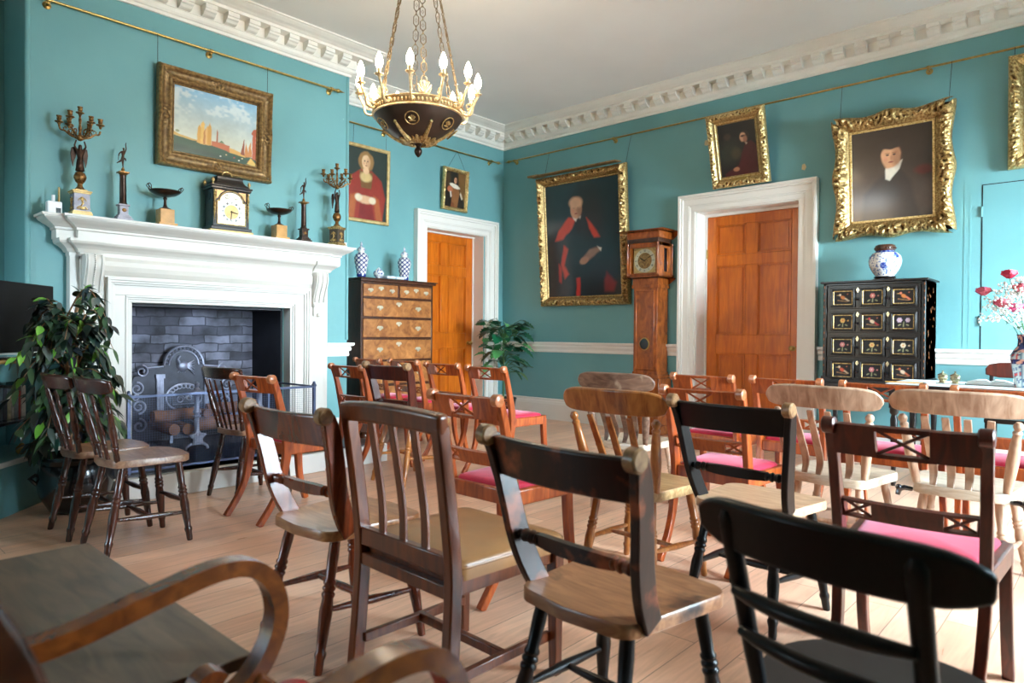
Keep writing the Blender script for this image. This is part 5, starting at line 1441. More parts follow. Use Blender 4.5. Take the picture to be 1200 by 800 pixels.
# cheese plant in the corner
rnd = random.Random(4)
t = thing('cheese_plant', 'dark green cheese plant with split leaves standing in the room corner by the alcove door', 'plant', (.42,-.42,0))
b = MB(); b.lathe([(.12,0),(.13,.01),(.16,.22),(.175,.27),(.165,.28),(.15,.25)], n=28, cap=False); b.lathe([(.12,0),(.001,.001)], n=28, cap=False); b.build('pot', M['potblack'], t)
b = MB(); b.lathe([(.152,.25),(.001,.26)], n=24, cap=False); b.build('soil', M['soil'], t)
b = MB(); lb = MB(); cols = []
b.tube(bez([(0,0,.25),(.01,0,.6),(-.01,0,.9),(.0,0,1.1)],5), .012, 8)
for k in range(80):
    z = .50+.72*rnd.random()**.8; a = rnd.uniform(0,2*PI); 
    l = rnd.uniform(.12,.26)*(1.05-.4*abs(z-.95)); p = Vector((0,0,min(z,1.1)-.05)); 
    e = Vector((math.cos(a)*l, math.sin(a)*l, z+rnd.uniform(.0,.10)))
    e.x = max(e.x, -.30); e.y = min(e.y, .30)
    b.tube(bez([p,(p+e)/2+Vector((0,0,.05)),e],4), .0035, 5)
    r = rnd.random(); col = lin(84,156,88) if r < .16 else lin(*[int(c*rnd.uniform(.75,1.2)) for c in (26,84,52)])
    if z < .68 and rnd.random() < .5: col = lin(110,170,110)
    leaf_geo(lb, cols, e, Vector((math.cos(a),math.sin(a),rnd.uniform(-.5,.5))), Vector((0,0,1))+rv(rnd,.4), rnd.uniform(.14,.22), rnd.uniform(.06,.10), col, notch=5, droop=.35)
b.build('stem', plain('green_stem', lin(60,96,50), .5), t)
vv = lb.v[:]; lb.v = [(max(x,-.36), min(y,.36), z) for x,y,z in vv]
o = lb.build('foliage', M['leaf'], t); set_col(o, cols)

# ---------------------------------------------------------------- desk with the flowers
t = thing('writing_table', 'dark writing table with white-covered top standing in front of the jib door', 'table', (5.72,-.93,0))
b = MB(); b.box(-.66,.70,-.36,.36,.735,.752); b.build('tabletop', M['ebony'], t, bevel=.003)
b = MB(); b.box(-.64,.68,-.345,.345,.752,.757); b.build('white_cover', M['paper'], t)
b = MB(); b.box(-.62,.66,-.33,.33,.575,.735); b.build('apron', M['ebony'], t, bevel=.003)
for x in (-.59,.63):
    for y in (-.30,.30):
        b = MB(); b.turned((x,y,0),(x,y,.58),[(0,.015),(.05,.02),(.1,.014),(.5,.022),(.85,.026),(.9,.018),(.93,.03),(1,.03)],12); b.build('leg', M['ebony'], t)
ZT = .759
def inkpot(x, y, lab):
    t = thing('silver_pot', lab, 'pot', (x,y,ZT), 0, 'silver pots on the writing table')
    b = MB(); b.lathe([(.022,0),(.026,.004),(.018,.010),(.03,.022),(.034,.036),(.028,.048),(.036,.052),(.036,.056)], n=20); b.build('body', silver2, t)
    b = MB(); b.lathe([(.036,.056),(.024,.066),(.010,.072),(.005,.078),(.008,.086),(.001,.092)], n=20); b.build('lid', silver2, t)
silver2 = plain('tarnished_silver', lin(206,194,160), .25, .7, .1, 20)
inkpot(5.37,-.86,'small lidded silver pot on the table, left one of the pair'); inkpot(5.46,-.92,'small lidded silver pot on the table, right one of the pair')
t = thing('open_book', 'white open book lying on the writing table beside the silver pots', 'book', (5.67,-.86,ZT), .15)
b = MB()
for s in (-1,1):
    pr = [(s*.001,.0),(s*.001,.018),(s*.03,.034),(s*.08,.032),(s*.14,.014),(s*.15,.004),(s*.15,0)]
    b.prism(pr, -.10, .10, 'y')
b.build('pages', M['paper'], t)
b = MB(); b.box(-.156,.156,-.105,.105,-.002,.001); b.build('cover', M['blackgloss'], t)
b = MB(); b.tube([(5.06,-1.20,ZT+.006),(5.30,-1.16,ZT+.006)], .005, 6); 
t = thing('pencil', 'long brown pencil lying at the left edge of the writing table', 'pencil', (0,0,0)); b.build('shaft', M['marble'], t)
b = MB(); b.lathe([(.005,0),(.0008,.02)], (5.30,-1.16,ZT+.006), (.24,.04,0), 6); b.build('tip', M['blackgloss'], t)
b = MB(); b.box(5.12,5.34,-1.10,-.90,ZT,ZT+.004); tag(b.build('paper_sheet', M['paper']), 'flat white paper sheets on the left of the writing table', 'paper')
t = thing('flower_vase', 'octagonal blue and pink patterned porcelain vase holding roses on the writing table', 'vase', (5.90,-1.02,ZT), .2, None, 1.55)
def vcol(a, z, r):
    k = (a*6/(2*PI)) % 1
    if z > .155 or .105 < z < .125: return BLUE*.35 if noise.noise(Vector((a*3,z*60,0))) > -.1 else np.array(lin(206,150,130)[:3])
    if k < .12: return np.array(lin(90,122,140)[:3])
    v = noise.noise(Vector((a*6, z*45, 4)))
    if v > .3: return np.array(lin(196,70,66)[:3])
    if v > .14: return np.array(lin(70,92,130)[:3])
    return np.array(lin(186,198,196)[:3])
porcelain('body', [(.05,0),(.052,.01),(.056,.06),(.066,.12),(.068,.14),(.056,.165),(.042,.185),(.04,.21),(.045,.235),(.04,.236)], 48, vcol, t)
rnd = random.Random(9)
vx, vy = 5.90, -1.02
spots = [(-.23,.02,.30),(-.10,.0,.39),(-.04,-.03,.31),(.03,.03,.35),(-.13,-.06,.23),(.09,-.03,.30),(.16,.04,.35),(-.06,-.09,.20),(.05,.07,.25)]
labs = ['pink rose at the far left of the bouquet','pink rose at the top of the bouquet','large pink rose in the upper middle of the bouquet','red rose right of the middle in the bouquet','red rose low on the left of the bouquet',
        'pink rose on the right of the bouquet near the middle','pink rose at the far right of the bouquet','small orange-red rose lowest in the bouquet','red rose at the back of the bouquet']
for (dx,dy,dz), lab in zip(spots, labs):
    c = Vector((vx+dx*1.15, vy+dy, ZT+.27+dz*1.25)); base = Vector((vx+dx*.12, vy+dy*.12, ZT+.30))
    t = thing('rose', lab, 'flower', tuple(c), 0, 'roses in the vase')
    b = MB(); d = (c-base).normalized()
    b.tube(bez([base-c, (base-c)*.5+Vector((-dx*.06,0,.02)), Vector((0,0,0))],4), .0028, 5)
    b.build('stem', M['leafstem'] if 'leafstem' in M else M.setdefault('leafstem', plain('rose_stem', lin(70,110,60), .5)), t)
    b = MB(); cl = []
    hot = rnd.random(); c0 = (190,30,56) if hot < .45 else (216,84,118)
    for ring in range(4):
        npet = 3+ring
        for k in range(npet):
            a = k*2*PI/npet+ring*.8; o_ = Vector((math.cos(a), math.sin(a), 0)); sd = Vector((-math.sin(a), math.cos(a), 0)); r0_ = .004+.003*ring; rm = .010+.0105*ring; rt = .007+.0115*ring; w = .012+.0065*ring; zt_ = .056-.003*ring
            vs = [o_*r0_-sd*w*.3+Vector((0,0,-.004)), o_*r0_+sd*w*.3+Vector((0,0,-.004)), o_*rm-sd*w+Vector((0,0,.026)), o_*rm+Vector((0,0,.020)), o_*rm+sd*w+Vector((0,0,.026)), o_*rt-sd*w*.7+Vector((0,0,zt_)), o_*rt*1.12+Vector((0,0,zt_+.004)), o_*rt+sd*w*.7+Vector((0,0,zt_))]
            b.add(vs, [(0,1,3,2),(1,4,3),(2,3,6,5),(3,4,7,6)], True); cc = lin(*[min(255,int(x*rnd.uniform(.85,1.15))) for x in c0]); cl += [cc]*8
    o = b.build('bloom', M['petal'], t); set_col(o, cl)
    for k in range(3):
        b = MB(); cl = []
        p = (base-c)*(.3+.15*k); leaf_geo(b, cl, p, rv(rnd,1)+Vector((0,0,.3)), Vector((0,0,1)), .05, .015, lin(58,104,62))
        o = b.build('leaf', M['leaf'], t); set_col(o, cl)
b = MB(); cl = []
for k in range(1100):
    a = rnd.uniform(0,2*PI); el = rnd.uniform(-.1,1.4); r = rnd.uniform(.18,.31)
    p = Vector((vx+r*math.cos(a)*math.cos(el)*.95, vy+r*math.sin(a)*math.cos(el)*.7, ZT+.48+r*math.sin(el)*.95))
    b.ball(tuple(p), rnd.uniform(.004,.009), n=5)
for k in range(60):
    a = rnd.uniform(0,2*PI); el = rnd.uniform(.1,1.4); r = .25
    p = Vector((vx+r*math.cos(a)*math.cos(el)*.95, vy+r*math.sin(a)*math.cos(el)*.7, ZT+.48+r*math.sin(el)*.9))
    b.tube([(vx,vy,ZT+.34), tuple(p)], .0009, 3)
tag(b.build('babys_breath', plain('white_blossom', lin(236,236,228), .8)), 'cloud of tiny white filler blossom around the roses in the vase', 'flower', None, 'stuff')

# dark chair behind the table
t = thing('desk_chair', 'dark chair with polished red-brown curved back behind the writing table', 'chair', (5.80,-.36,0))
b = MB(); crest = [(-.25,.80),(-.252,.85),(-.225,.885),(-.16,.90),(0,.905),(.16,.90),(.225,.885),(.252,.85),(.25,.80),(.16,.78),(-.16,.78)]
b.prism(crest, .17, .195, 'y'); b.build('crest_rail', M['mahogdark'], t, bevel=.006)
for s in (-1,1):
    b = MB(); b.beam([(s*.21,.19,.80),(s*.205,.17,.6),(s*.2,.15,.44)], (1,0,0), .03, .03); b.build('back_post', M['ebony'], t, bevel=.004)
    b = MB(); b.turned((s*.19,.15,0),(s*.19,.15,.44),[(0,.014),(.1,.02),(.5,.018),(.8,.026),(1,.026)]); b.build('leg', M['ebony'], t)
    b = MB(); b.turned((s*.2,-.02,0),(s*.2,-.02,.44),[(0,.014),(.1,.02),(.5,.018),(.8,.026),(1,.026)]); b.build('leg', M['ebony'], t)
b = MB(); b.box(-.23,.23,-.04,.18,.43,.465); b.build('seat', M['ebony'], t, bevel=.008)

# ---------------------------------------------------------------- low corner unit and screen
def P2(u, w): return (1.04+.742*u+.67*w, -5.45-.67*u+.742*w)   # along the diagonal front, out into the room
def dbox(b, u0, u1, w0, w1, z0, z1):
    q = [P2(u0,w0),P2(u1,w0),P2(u1,w1),P2(u0,w1)]; b.prism(q, z0, z1)
t = thing('corner_unit', 'low teal painted corner unit with white shelf edges left of the fireplace', 'shelf unit', (0,0,0))
b = MB(); dbox(b,0,1.9,-.42,0,0,.30); dbox(b,0,1.9,-.42,-.39,.30,.93); dbox(b,0,.02,-.42,-.02,.30,.93); dbox(b,1.88,1.9,-.42,-.02,.3,.93); dbox(b,.0,1.9,-.40,-.12,.78,.90)
b.build('carcass', M['teal'], t)
b = MB(); dbox(b,-.0,1.9,-.42,.012,.30,.325); b.build('shelf', M['teal'], t, bevel=.003)
b = MB(); dbox(b,-.0,1.9,.0,.022,.298,.327); b.build('shelf_edge', M['white'], t, bevel=.003)
b = MB(); dbox(b,0.01,1.89,-.40,-.03,.53,.55); b.build('shelf', M['blackgloss'], t, bevel=.003)  # shelf coloured black to stand for its shadow line
b = MB(); dbox(b,0.35,1.9,-.42,.0,.90,.925); b.build('top', M['marble'], t, bevel=.008)
rnd = random.Random(2)
cl = [(210,206,200),(176,70,60),(150,160,170),(222,214,190),(96,110,120),(190,190,196),(60,60,70)]
u = .30; k = 0
names = ['grey','dark red','pale blue','cream','slate','silver','black']
while u < 1.5:
    w = rnd.uniform(.022,.05); h = rnd.uniform(.15,.20); j = rnd.randrange(len(cl))
    b = MB(); dbox(b,u,u+w*.92,-.34,-.10,.551,.551+h); b2 = MB(); dbox(b2,u+.003,u+w*.92-.003,-.337,-.105,.553,.553+h-.001)
    o = b.build('book', plain('book_cloth_%d' % k, lin(*cl[j]), .6, 0, .25, 40), None, bevel=.002, seg=1); k += 1
    tag(o, 'book standing in the row of mixed books on the corner unit shelf behind the fig', 'book', 'books on the corner unit')
    u += w
t = thing('small_ornament', 'small tan stone ornament on the white shelf of the corner unit behind the fig leaves', 'ornament', P2(.42,-.06)+(.326,))
b = MB(); b.ball((0,0,.03),.035,(1.2,.8,.85),10); b.ball((.04,0,.035),.02,(1,1,1),8); b.ball((-.03,.01,.05),.018,(1,1,1),8); b.build('body', M['marble'], t)
t = thing('black_screen', 'large flat black television screen standing on the corner unit behind the fig', 'television', (0,0,0))
b = MB(); dbox(b,-.0+.01,1.35,-.13,-.09,.96,1.40); b.build('casing', M['screen'], t, bevel=.006)
b = MB(); dbox(b,.035,1.325,-.09,-.088,.985,1.38); b.build('display', M['screen'], t)
b = MB(); dbox(b,.5,.9,-.25,-.02,.925,.94); dbox(b,.66,.74,-.13,-.09,.93,.97); b.build('stand', M['blackgloss'], t, bevel=.004)

# ---------------------------------------------------------------- chair kit
RING = [(0,.013),(.03,.015),(.10,.0155),(.13,.019),(.15,.0195),(.17,.015),(.30,.019),(.45,.0225),(.54,.018),(.56,.022),(.575,.022),(.59,.017),(.605,.022),(.62,.022),(.635,.017),(.65,.021),(.665,.021),(.68,.0165),(.85,.019),(1,.017)]
STR = [(0,.008),(.2,.011),(.5,.015),(.8,.011),(1,.008)]
def seat_poly(hw_r, hw_f, yr, yf, rc=.05, bulge=.02):
    pts = []
    def corner(cx, cy, a0, a1, r):
        for i in range(6):
            a = math.radians(a0+(a1-a0)*i/5); pts.append((cx+r*math.cos(a), cy+r*math.sin(a)))
    corner(hw_f-rc, yf-rc, 0, 90, rc)
    pts.append((0, yf+bulge))
    corner(-hw_f+rc, yf-rc, 90, 180, rc)
    corner(-hw_r+rc, yr+rc, 180, 270, rc)
    pts.append((0, yr-bulge))
    corner(hw_r-rc, yr+rc, 270, 360, rc)
    return pts
def seat_mesh(poly, z0, z1, dish=.006):
    """plank seat with a shallow saddle"""
    b = MB(); n = len(poly); cx = sum(p[0] for p in poly)/n; cy = sum(p[1] for p in poly)/n
    rings = [(1,z0),(1.0,z1-.006),(.985,z1),(.9,z1-.001),(.75,z1-dish*.7),(.4,z1-dish),(0.05,z1-dish)]
    rings = [(.96,z0-.004)]+rings
    vs = []
    for k, z in rings: vs += [(cx+(x-cx)*k, cy+(y-cy)*k, z) for x, y in poly]
    fs = [tuple(reversed(range(n)))]
    for r in range(len(rings)-1): fs += [(r*n+i, r*n+(i+1) % n, (r+1)*n+(i+1) % n, (r+1)*n+i) for i in range(n)]
    fs.append(tuple(range((len(rings)-1)*n, len(rings)*n)))
    b.add(vs, fs, True); return b

def legs_h(t, m, zt, RT, RF, FT, FF, prof=RING, extra=None, zs=.17):
    ends = {}
    for s in (-1,1):
        for nm, T_, F_ in (('r',RT,RF),('f',FT,FF)):
            p1 = Vector((s*T_[0],T_[1],zt)); p0 = Vector((s*F_[0],F_[1],0)); b = MB(); b.turned(p0,p1,prof,12); b.build('leg', m, t); ends[nm,s] = (p0,p1)
    def at(k, z): p0,p1 = ends[k]; return p0.lerp(p1, z/zt)
    mids = []
    for s in (-1,1):
        a, c = at(('r',s), zs+.02), at(('f',s), zs); b = MB(); b.turned(a,c,STR,10); b.build('stretcher', m, t); mids.append((a+c)/2)
    b = MB(); b.turned(mids[0],mids[1],STR,10); b.build('stretcher', m, t)
    if extra:
        for k, z in extra: b = MB(); b.turned(at((k,-1),z),at((k,1),z),STR,10); b.build('stretcher', m, t)

# --- scroll-topped bar-back chair
def bar_back(label, loc, rz, mw, ms, ml, group=None, scale=1, tip=None):
    t = thing('bar_back_chair', label, 'chair', loc, rz, group, scale)
    seat_mesh(seat_poly(.185,.215,-.205,.19,.06,.015), .415, .448, .006).build('seat', ms, t)
    def side(s):
        p = bez([(s*.180,-.115,.43),(s*.190,-.150,.50),(s*.202,-.178,.58),(s*.215,-.198,.68),(s*.228,-.222,.78),(s*.238,-.245,.835)],4)
        return p
    for s in (-1,1):
        P = side(s); n = len(P); b = MB()
        b.beam(P, (1,0,0), .025, [.066-.018*abs(i/n-.25) if i < n*.7 else .062-.020*(i/n-.7)/.3 for i in range(n)])
        po = b.build('back_post', mw, t, bevel=.004); b = MB()
        b.lathe([(.0,-.0175),(.023,-.0175),(.028,-.013),(.028,.013),(.023,.0175),(.0,.0175)], (s*.238,-.258,.838), (1,0,0), 20)
        b.build('scroll_top', tip or M['tipworn'], po)
    b = MB(); n = 12; pts = [Vector((x*.226, -.228-.030*(1-x*x), .787)) for x in np.linspace(-1,1,n)]
    b.beam(pts, (0,-.22,1), .104, .02); b.build('top_rail', mw, t, bevel=.005)
    b = MB(); z = .575; y = -.178
    pts = [Vector((x*.125, y-.012*(1-x*x), z)) for x in np.linspace(-1,1,7)]
    b.beam(pts, (0,-.1,1), [.030,.036,.038,.038,.038,.036,.030], .018)
    for s in (-1,1):
        b.turned((s*.118,y,z),(s*.203,y,z),[(0,.014),(.08,.018),(.16,.012),(.24,.017),(.32,.019),(.40,.012),(.5,.016),(.62,.018),(.74,.011),(.85,.013),(1,.009)],12)
    b.build('cross_rail', mw, t)
    legs_h(t, ml, .42, (.135,-.14), (.178,-.236), (.155,.13), (.205,.182))
    return t
# --- Regency cross-back chair with drop-in seat
def cross_back(label, loc, rz, mw, group=None, scale=1):
    t = thing('cross_back_chair', label, 'chair', loc, rz, group, scale)
    for s in (-1,1):
        P = bez([(s*.176,-.325,0),(s*.180,-.245,.11),(s*.186,-.190,.22),(s*.19,-.165,.34),(s*.19,-.155,.44),(s*.192,-.172,.55),(s*.194,-.195,.65),(s*.196,-.222,.75),(s*.198,-.248,.825)],4)
        n = len(P); b = MB(); b.beam(P, (1,0,0), .030, [.034+.018*math.sin(PI*min(1,max(0,(i/n-.2)/.6))) for i in range(n)])
        po = b.build('back_post', mw, t, bevel=.004); b = MB()
        b.lathe([(0,-.019),(.021,-.019),(.026,-.015),(.026,.015),(.021,.019),(0,.019)], (s*.198,-.262,.832), (1,0,0), 18)
        b.build('scroll_top', M['tiporange'], po)
        P = bez([(s*.205,.185,.43),(s*.207,.19,.3),(s*.21,.205,.15),(s*.212,.25,0)],5); n = len(P)
        b = MB(); b.beam(P, (1,0,0), .034, [.05-.016*i/n for i in range(n)]); b.build('leg', mw, t, bevel=.005)
    def rail(x0, x1, z0, z1):
        pts = [Vector((x, yb(x,(z0+z1)/2), (z0+z1)/2)) for x in np.linspace(x0,x1,6)]
        b.beam(pts, (0,-.25,1), z1-z0, .019)
    def yb(x, z): return -.20-(z-.66)*.33-.024*(1-(x/.19)**2)
    def ex(x0, x1, z0, z1):
        for a, c in ((z0,z1),(z1,z0)):
            b.tube([(x0,yb(x0,a),a),((x0+x1)/2,yb((x0+x1)/2,(a+c)/2),(a+c)/2),(x1,yb(x1,c),c)], .0052, 6)
    b = MB(); rail(-.186,-.068,.748,.842); rail(.068,.186,.748,.842); rail(-.07,.07,.828,.842); rail(-.07,.07,.748,.760); ex(-.068,.068,.757,.831)
    b.build('top_rail', mw, t)
    b = MB(); rail(-.092,.092,.545,.602); rail(-.184,-.17,.545,.602); rail(.17,.184,.545,.602)
    for s in (-1,1):
        rail(min(s*.09,s*.175),max(s*.09,s*.175),.594,.602); rail(min(s*.09,s*.175),max(s*.09,s*.175),.545,.553); ex(s*.09,s*.172,.550,.598)
    b.build('cross_rail', mw, t)
    b = MB()
    outer = [(-.19,-.165),(.19,-.165),(.222,.19),(.20,.215),(-.20,.215),(-.222,.19)]
    b.prism([(-.175,-.17),(.175,-.17),(.178,-.14),(-.178,-.14)], .385,.452)
    for s in (-1,1): b.prism([(s*.172,-.16),(s*.204,-.16),(s*.224,.205),(s*.192,.205)], .385,.452)
    b.prism([(-.205,.185),(.205,.185),(.21,.222),(-.21,.222)], .385,.452)
    b.build('seat_rail', mw, t, bevel=.007)
    pl = seat_poly(.172,.194,-.145,.19,.03,.0); n = len(pl); b = MB(); cx = 0; cy = .02; vs = []
    rings = [(1,.43),(1.0,.456),(.97,.466),(.85,.474),(.6,.480),(.3,.483),(.05,.484)]
    for k, z in rings: vs += [(x*k, cy+(y-cy)*k, z) for x, y in pl]
    fs = [(r*n+i, r*n+(i+1) % n, (r+1)*n+(i+1) % n, (r+1)*n+i) for r in range(len(rings)-1) for i in range(n)]+[tuple(range((len(rings)-1)*n, len(rings)*n)), tuple(reversed(range(n)))]
    b.add(vs, fs, True); b.build('seat_cushion', M['velvet'], t)
    return t
# --- lath-back Windsor
def lath_back(label, loc, rz, mw, ms, laths=4, group=None, scale=1, mleg=None):
    t = thing('lath_back_chair', label, 'chair', loc, rz, group, scale)
    seat_mesh(seat_poly(.185,.215,-.205,.195,.05,.02), .395, .435, .008).build('seat', ms, t)
    b = MB(); n = 33; pts = [Vector((x*.268, -.24-.05*(1-x*x)+.0, .815+.5*(.056*max(0,1-abs(x)**5)**.45-.054*max(0,1-abs(x)**12)**.5))) for x in np.linspace(-1,1,n)]
    hs = [max(.018, .056*max(0,1-abs(x)**5)**.45+.054*max(0,1-abs(x)**12)**.5) for x in np.linspace(-1,1,n)]
    b.beam(pts, (0,-.25,1), hs, .024); b.build('crest_rail', mw, t, bevel=.006)
    def yb(x): return -.235-.05*(1-(x/.262)**2)
    for s in (-1,1):
        x0, x1 = s*.168, s*.215
        b = MB(); b.turned((x0,-.165,.43),(x1,yb(x1)+.004,.75),[(0,.015),(.15,.019),(.45,.0235),(.7,.020),(.82,.015),(.86,.019),(.89,.012),(.93,.019),(.96,.019),(1,.010)],14)
        b.build('back_post', mw, t)
    for i in range(laths):
        f = (i+1)/(laths+1)*2-1; x0, x1 = f*.168, f*.205
        P = bez([(x0,-.178-.01*(1-f*f),.43),(x0*1.02,-.165,.50),(x0*.5+x1*.5,-.195-.02*(1-f*f),.61),(x1,yb(x1)+.002,.75)],5); b = MB()
        b.beam(P, (1,0,0), [.026+.010*math.sin(PI*k/len(P)) for k in range(len(P))], .010); b.build('lath', mw, t, bevel=.002, seg=1)
    legs_h(t, mleg or mw, .40, (.14,-.15), (.182,-.21), (.155,.14), (.212,.19), zs=.16)
    return t
# --- spindle-back
def spindle_back(label, loc, rz, mw, ms, nsp=4, plain_sp=False, group=None, scale=1):
    t = thing('spindle_back_chair', label, 'chair', loc, rz, group, scale)
    seat_mesh(seat_poly(.165,.19,-.19,.18,.06,.02), .425, .458, .006).build('seat', ms, t)
    b = MB(); n = 13; pts = [Vector((x*.236, -.23-.045*(1-x*x), .832)) for x in np.linspace(-1,1,n)]
    b.beam(pts, (0,-.3,1), [.058,.074,.08,.08,.08,.08,.08,.08,.08,.08,.08,.074,.058], .022); b.build('crest_rail', mw, t, bevel=.008)
    prof = [(0,.011),(.06,.013),(.16,.011),(.20,.015),(.225,.015),(.24,.012),(.26,.016),(.28,.016),(.30,.012),(.42,.0185),(.55,.015),(.72,.010),(.755,.014),(.78,.0095),(.9,.011),(1,.009)]
    pr2 = [(0,.007),(.3,.0085),(.6,.0085),(1,.006)]
    for i in range(nsp):
        f = i/(nsp-1)*2-1; x0, x1 = f*.135, f*.195
        b = MB(); p0 = (x0,-.165-.012*(1-f*f),.45); p1 = (x1,-.222-.04*(1-f*f*.7),.785)
        if plain_sp and abs(f) < .99: b.turned(p0,p1,pr2,8)
        else: b.turned(p0,p1,[(a, r*(1.1 if abs(f) > .99 else .85)) for a, r in prof],12)
        b.build('spindle', mw, t)
    legs_h(t, mw, .43, (.125,-.14), (.165,-.225), (.135,.125), (.172,.172), extra=[('f',.21)], zs=.15)
    return t
def slat_back(label, loc, rz, mw, ms):
    t = thing('slat_back_chair', label, 'chair', loc, rz)
    for s in (-1,1):
        P = bez([(s*.226,-.262,0),(s*.224,-.245,.2),(s*.222,-.235,.42),(s*.222,-.252,.60),(s*.224,-.288,.85)],4)
        b = MB(); n = len(P); b.beam(P, (1,0,0), .036, .042); b.build('back_post', mw, t, bevel=.005)
        b = MB(); b.beam([(s*.222,.2,.41),(s*.222,.205,0)], (1,0,0), [.042,.03], [.042,.03]); b.build('leg', mw, t, bevel=.003)
    b = MB(); n = 11; pts = [Vector((x*.244,-.288-.012*(1-x*x),.852+.012*(1-x*x))) for x in np.linspace(-1,1,n)]
    b.beam(pts, (0,-.15,1), [.06]*n, .040); b.build('top_rail', mw, t, bevel=.011, seg=4)
    b = MB(); b.box(-.21,.21,-.252,-.222,.425,.482); b.box(-.21,.21,-.25,-.225,.36,.40); b.build('lower_rail', mw, t, bevel=.004)
    for x in (-.105,0,.105):
        b = MB(); P = bez([(x,-.238,.47),(x,-.245,.6),(x,-.285,.835)],5); b.beam(P, (1,0,0), .030, .012); b.build('slat', mw, t, bevel=.002, seg=1)
    b = MB(); b.box(-.225,.225,-.225,.215,.365,.425); b.build('seat_frame', mw, t, bevel=.004)
    pl = seat_poly(.228,.242,-.215,.228,.03,.0); n = len(pl); b = MB(); vs = []
    rings = [(1,.405),(1.005,.44),(.99,.452),(.94,.460),(.7,.470),(.3,.474),(.04,.475)]
    for k, z in rings: vs += [(x*k, y*k, z) for x, y in pl]
    fs = [(r*n+i, r*n+(i+1) % n, (r+1)*n+(i+1) % n, (r+1)*n+i) for r in range(len(rings)-1) for i in range(n)]+[tuple(range((len(rings)-1)*n, len(rings)*n)), tuple(reversed(range(n)))]
    b.add(vs, fs, True); c = b.build('seat_pad', ms, t)
    b = MB(); b.tube([(x*1.006,y*1.006,.442) for x, y in pl], .005, 6, True); b.build('piping', ms, c)
    b = MB(); b.box(-.215,-.195,-.24,.19,.11,.14); b.build('stretcher', mw, t, bevel=.003)
    b = MB(); b.box(.195,.215,-.24,.19,.11,.14); b.build('stretcher', mw, t, bevel=.003)
    b = MB(); b.box(-.2,.2,-.02,.0,.11,.14); b.build('stretcher', mw, t, bevel=.003)
    return t

A_ = math.radians
# row nearest the camera
bar_back('reddish brown bar-back chair standing left of the slat-back chair', (4.309,-5.412,0), A_(1.1), M['browned'], M['seatbrown'], M['browned'])
slat_back('brown slat-back chair with tan leather seat and square legs', (4.814,-5.312,0), A_(-1.8), M['slatwood'], M['leather'])
bar_back('near-black bar-back chair with worn brown plank seat in the foreground centre', (5.428,-5.332,0), A_(-4.9), M['nearblack'], M['seatworn'], M['black'])
# second row
bar_back('black bar-back chair with pale wooden seat, behind and right of the foreground centre chair', (5.302,-4.133,0), A_(-4.2), M['black'], M['seatpale'], M['black'])
bar_back('small dark bar-back chair with light turned legs in front of the chest of drawers', (2.42,-3.55,0), A_(0), M['mahogdark'], M['goldseat'], M['golden'], scale=1.03)
X2 = cross_back('orange-brown cross-back chair with red seat just behind the near-black foreground chair', (4.34,-4.60,0), A_(-.6), M['mahog'])
G = 'cross-back chairs with red seats'
X2['group'] = G
for loc, rz, lab, dk in (
    ((2.59,-4.66,0), 4, 'cross-back chair with red seat and curved legs standing nearest the fireplace hearth', 0),
    ((4.913,-3.593,0), -1.3, 'cross-back chair with red seat seen through the frame of the black bar-back chair', 0),
    ((5.924,-4.389,0), 1.2, 'dark cross-back chair with pinkish red seat at the right foreground', 1),
    ((1.86,-3.52,0), 1, 'cross-back chair left of the chest of drawers, closest to the mantel', 0),
    ((.86,-2.60,0), 0, 'cross-back chair farthest left in the back row, against the chest of drawers', 0),
    ((1.40,-2.58,0), 0, 'cross-back chair second from left in the back row, in front of the chest of drawers', 0),
    ((2.103,-2.731,0), 0, 'cross-back chair in the back row in front of the alcove door', 0),
    ((2.746,-2.848,0), -1.4, 'cross-back chair in the back row in front of the cheese plant', 0),
    ((4.384,-2.546,0), .3, 'cross-back chair in the back row in front of the left jamb of the wide doorway', 0),
    ((4.890,-2.477,0), -.2, 'cross-back chair in the back row in front of the wide doorway\'s right half', 0),
    ((5.417,-2.496,0), -.5, 'cross-back chair in the back row below the black inlaid cabinet', 0),
    ((5.95,-2.50,0), 0, 'cross-back chair at the right end of the back row, before the writing table', 0)):
    c = dup(X2, loc, A_(rz), lab)
    if dk: swap_mats(c, {M['mahog']: M['mahogdark'], M['tiporange']: M['mahogdark']})  # same wood, the chair's shaded look put into a darker colour
# lath-backs
lath_back('golden-brown lath-back chair with pale seat, centre of the room', (4.765,-4.13,0), A_(-.9), M['golden'], M['goldseat'], 3)
lath_back('weathered dark-crested lath-back chair behind the golden one', (4.065,-3.088,0), A_(3), M['weather'], M['ashseat'], 4, mleg=M['ash'])
lath_back('pale ash lath-back chair, left one of the two pale ones on the right', (5.349,-3.233,0), A_(-3.6), M['ash'], M['ashseat'], 4, group='pale lath-back chairs')
W3_ = lath_back('pale ash lath-back chair at the right, in front of the writing table', (5.86,-3.11,0), A_(0), M['ash'], M['ashseat'], 4, group='pale lath-back chairs')
for s in (-1,1):
    b = MB(); b.tube([(s*.185,-.17,.40),(s*.215,-.185,.405),(s*.235,-.19,.395),(s*.24,-.195,.37)], [.010,.012,.013,.010], 8); b.ball((s*.236,-.192,.405), .015, n=8); b.build('linking_bracket', M['blackgloss'], W3_)
# spindle-backs
G = 'spindle-back chairs near the fireplace'
spindle_back('dark spindle-back chair with worn seat, front one of the pair by the fig', (2.586,-5.512,0), A_(1.6), M['spind'], M['spindseat'], 4, False, G)
spindle_back('dark spindle-back chair half hidden behind its twin, nearest the fig', (2.168,-5.559,0), A_(.6), M['spind'], M['spindseat'], 4, False, G)
spindle_back('dark spindle-back chair with thin rods in front of the hearth', (1.99,-4.603,0), A_(6), M['spind'], M['spindseat'], 6, True, G)

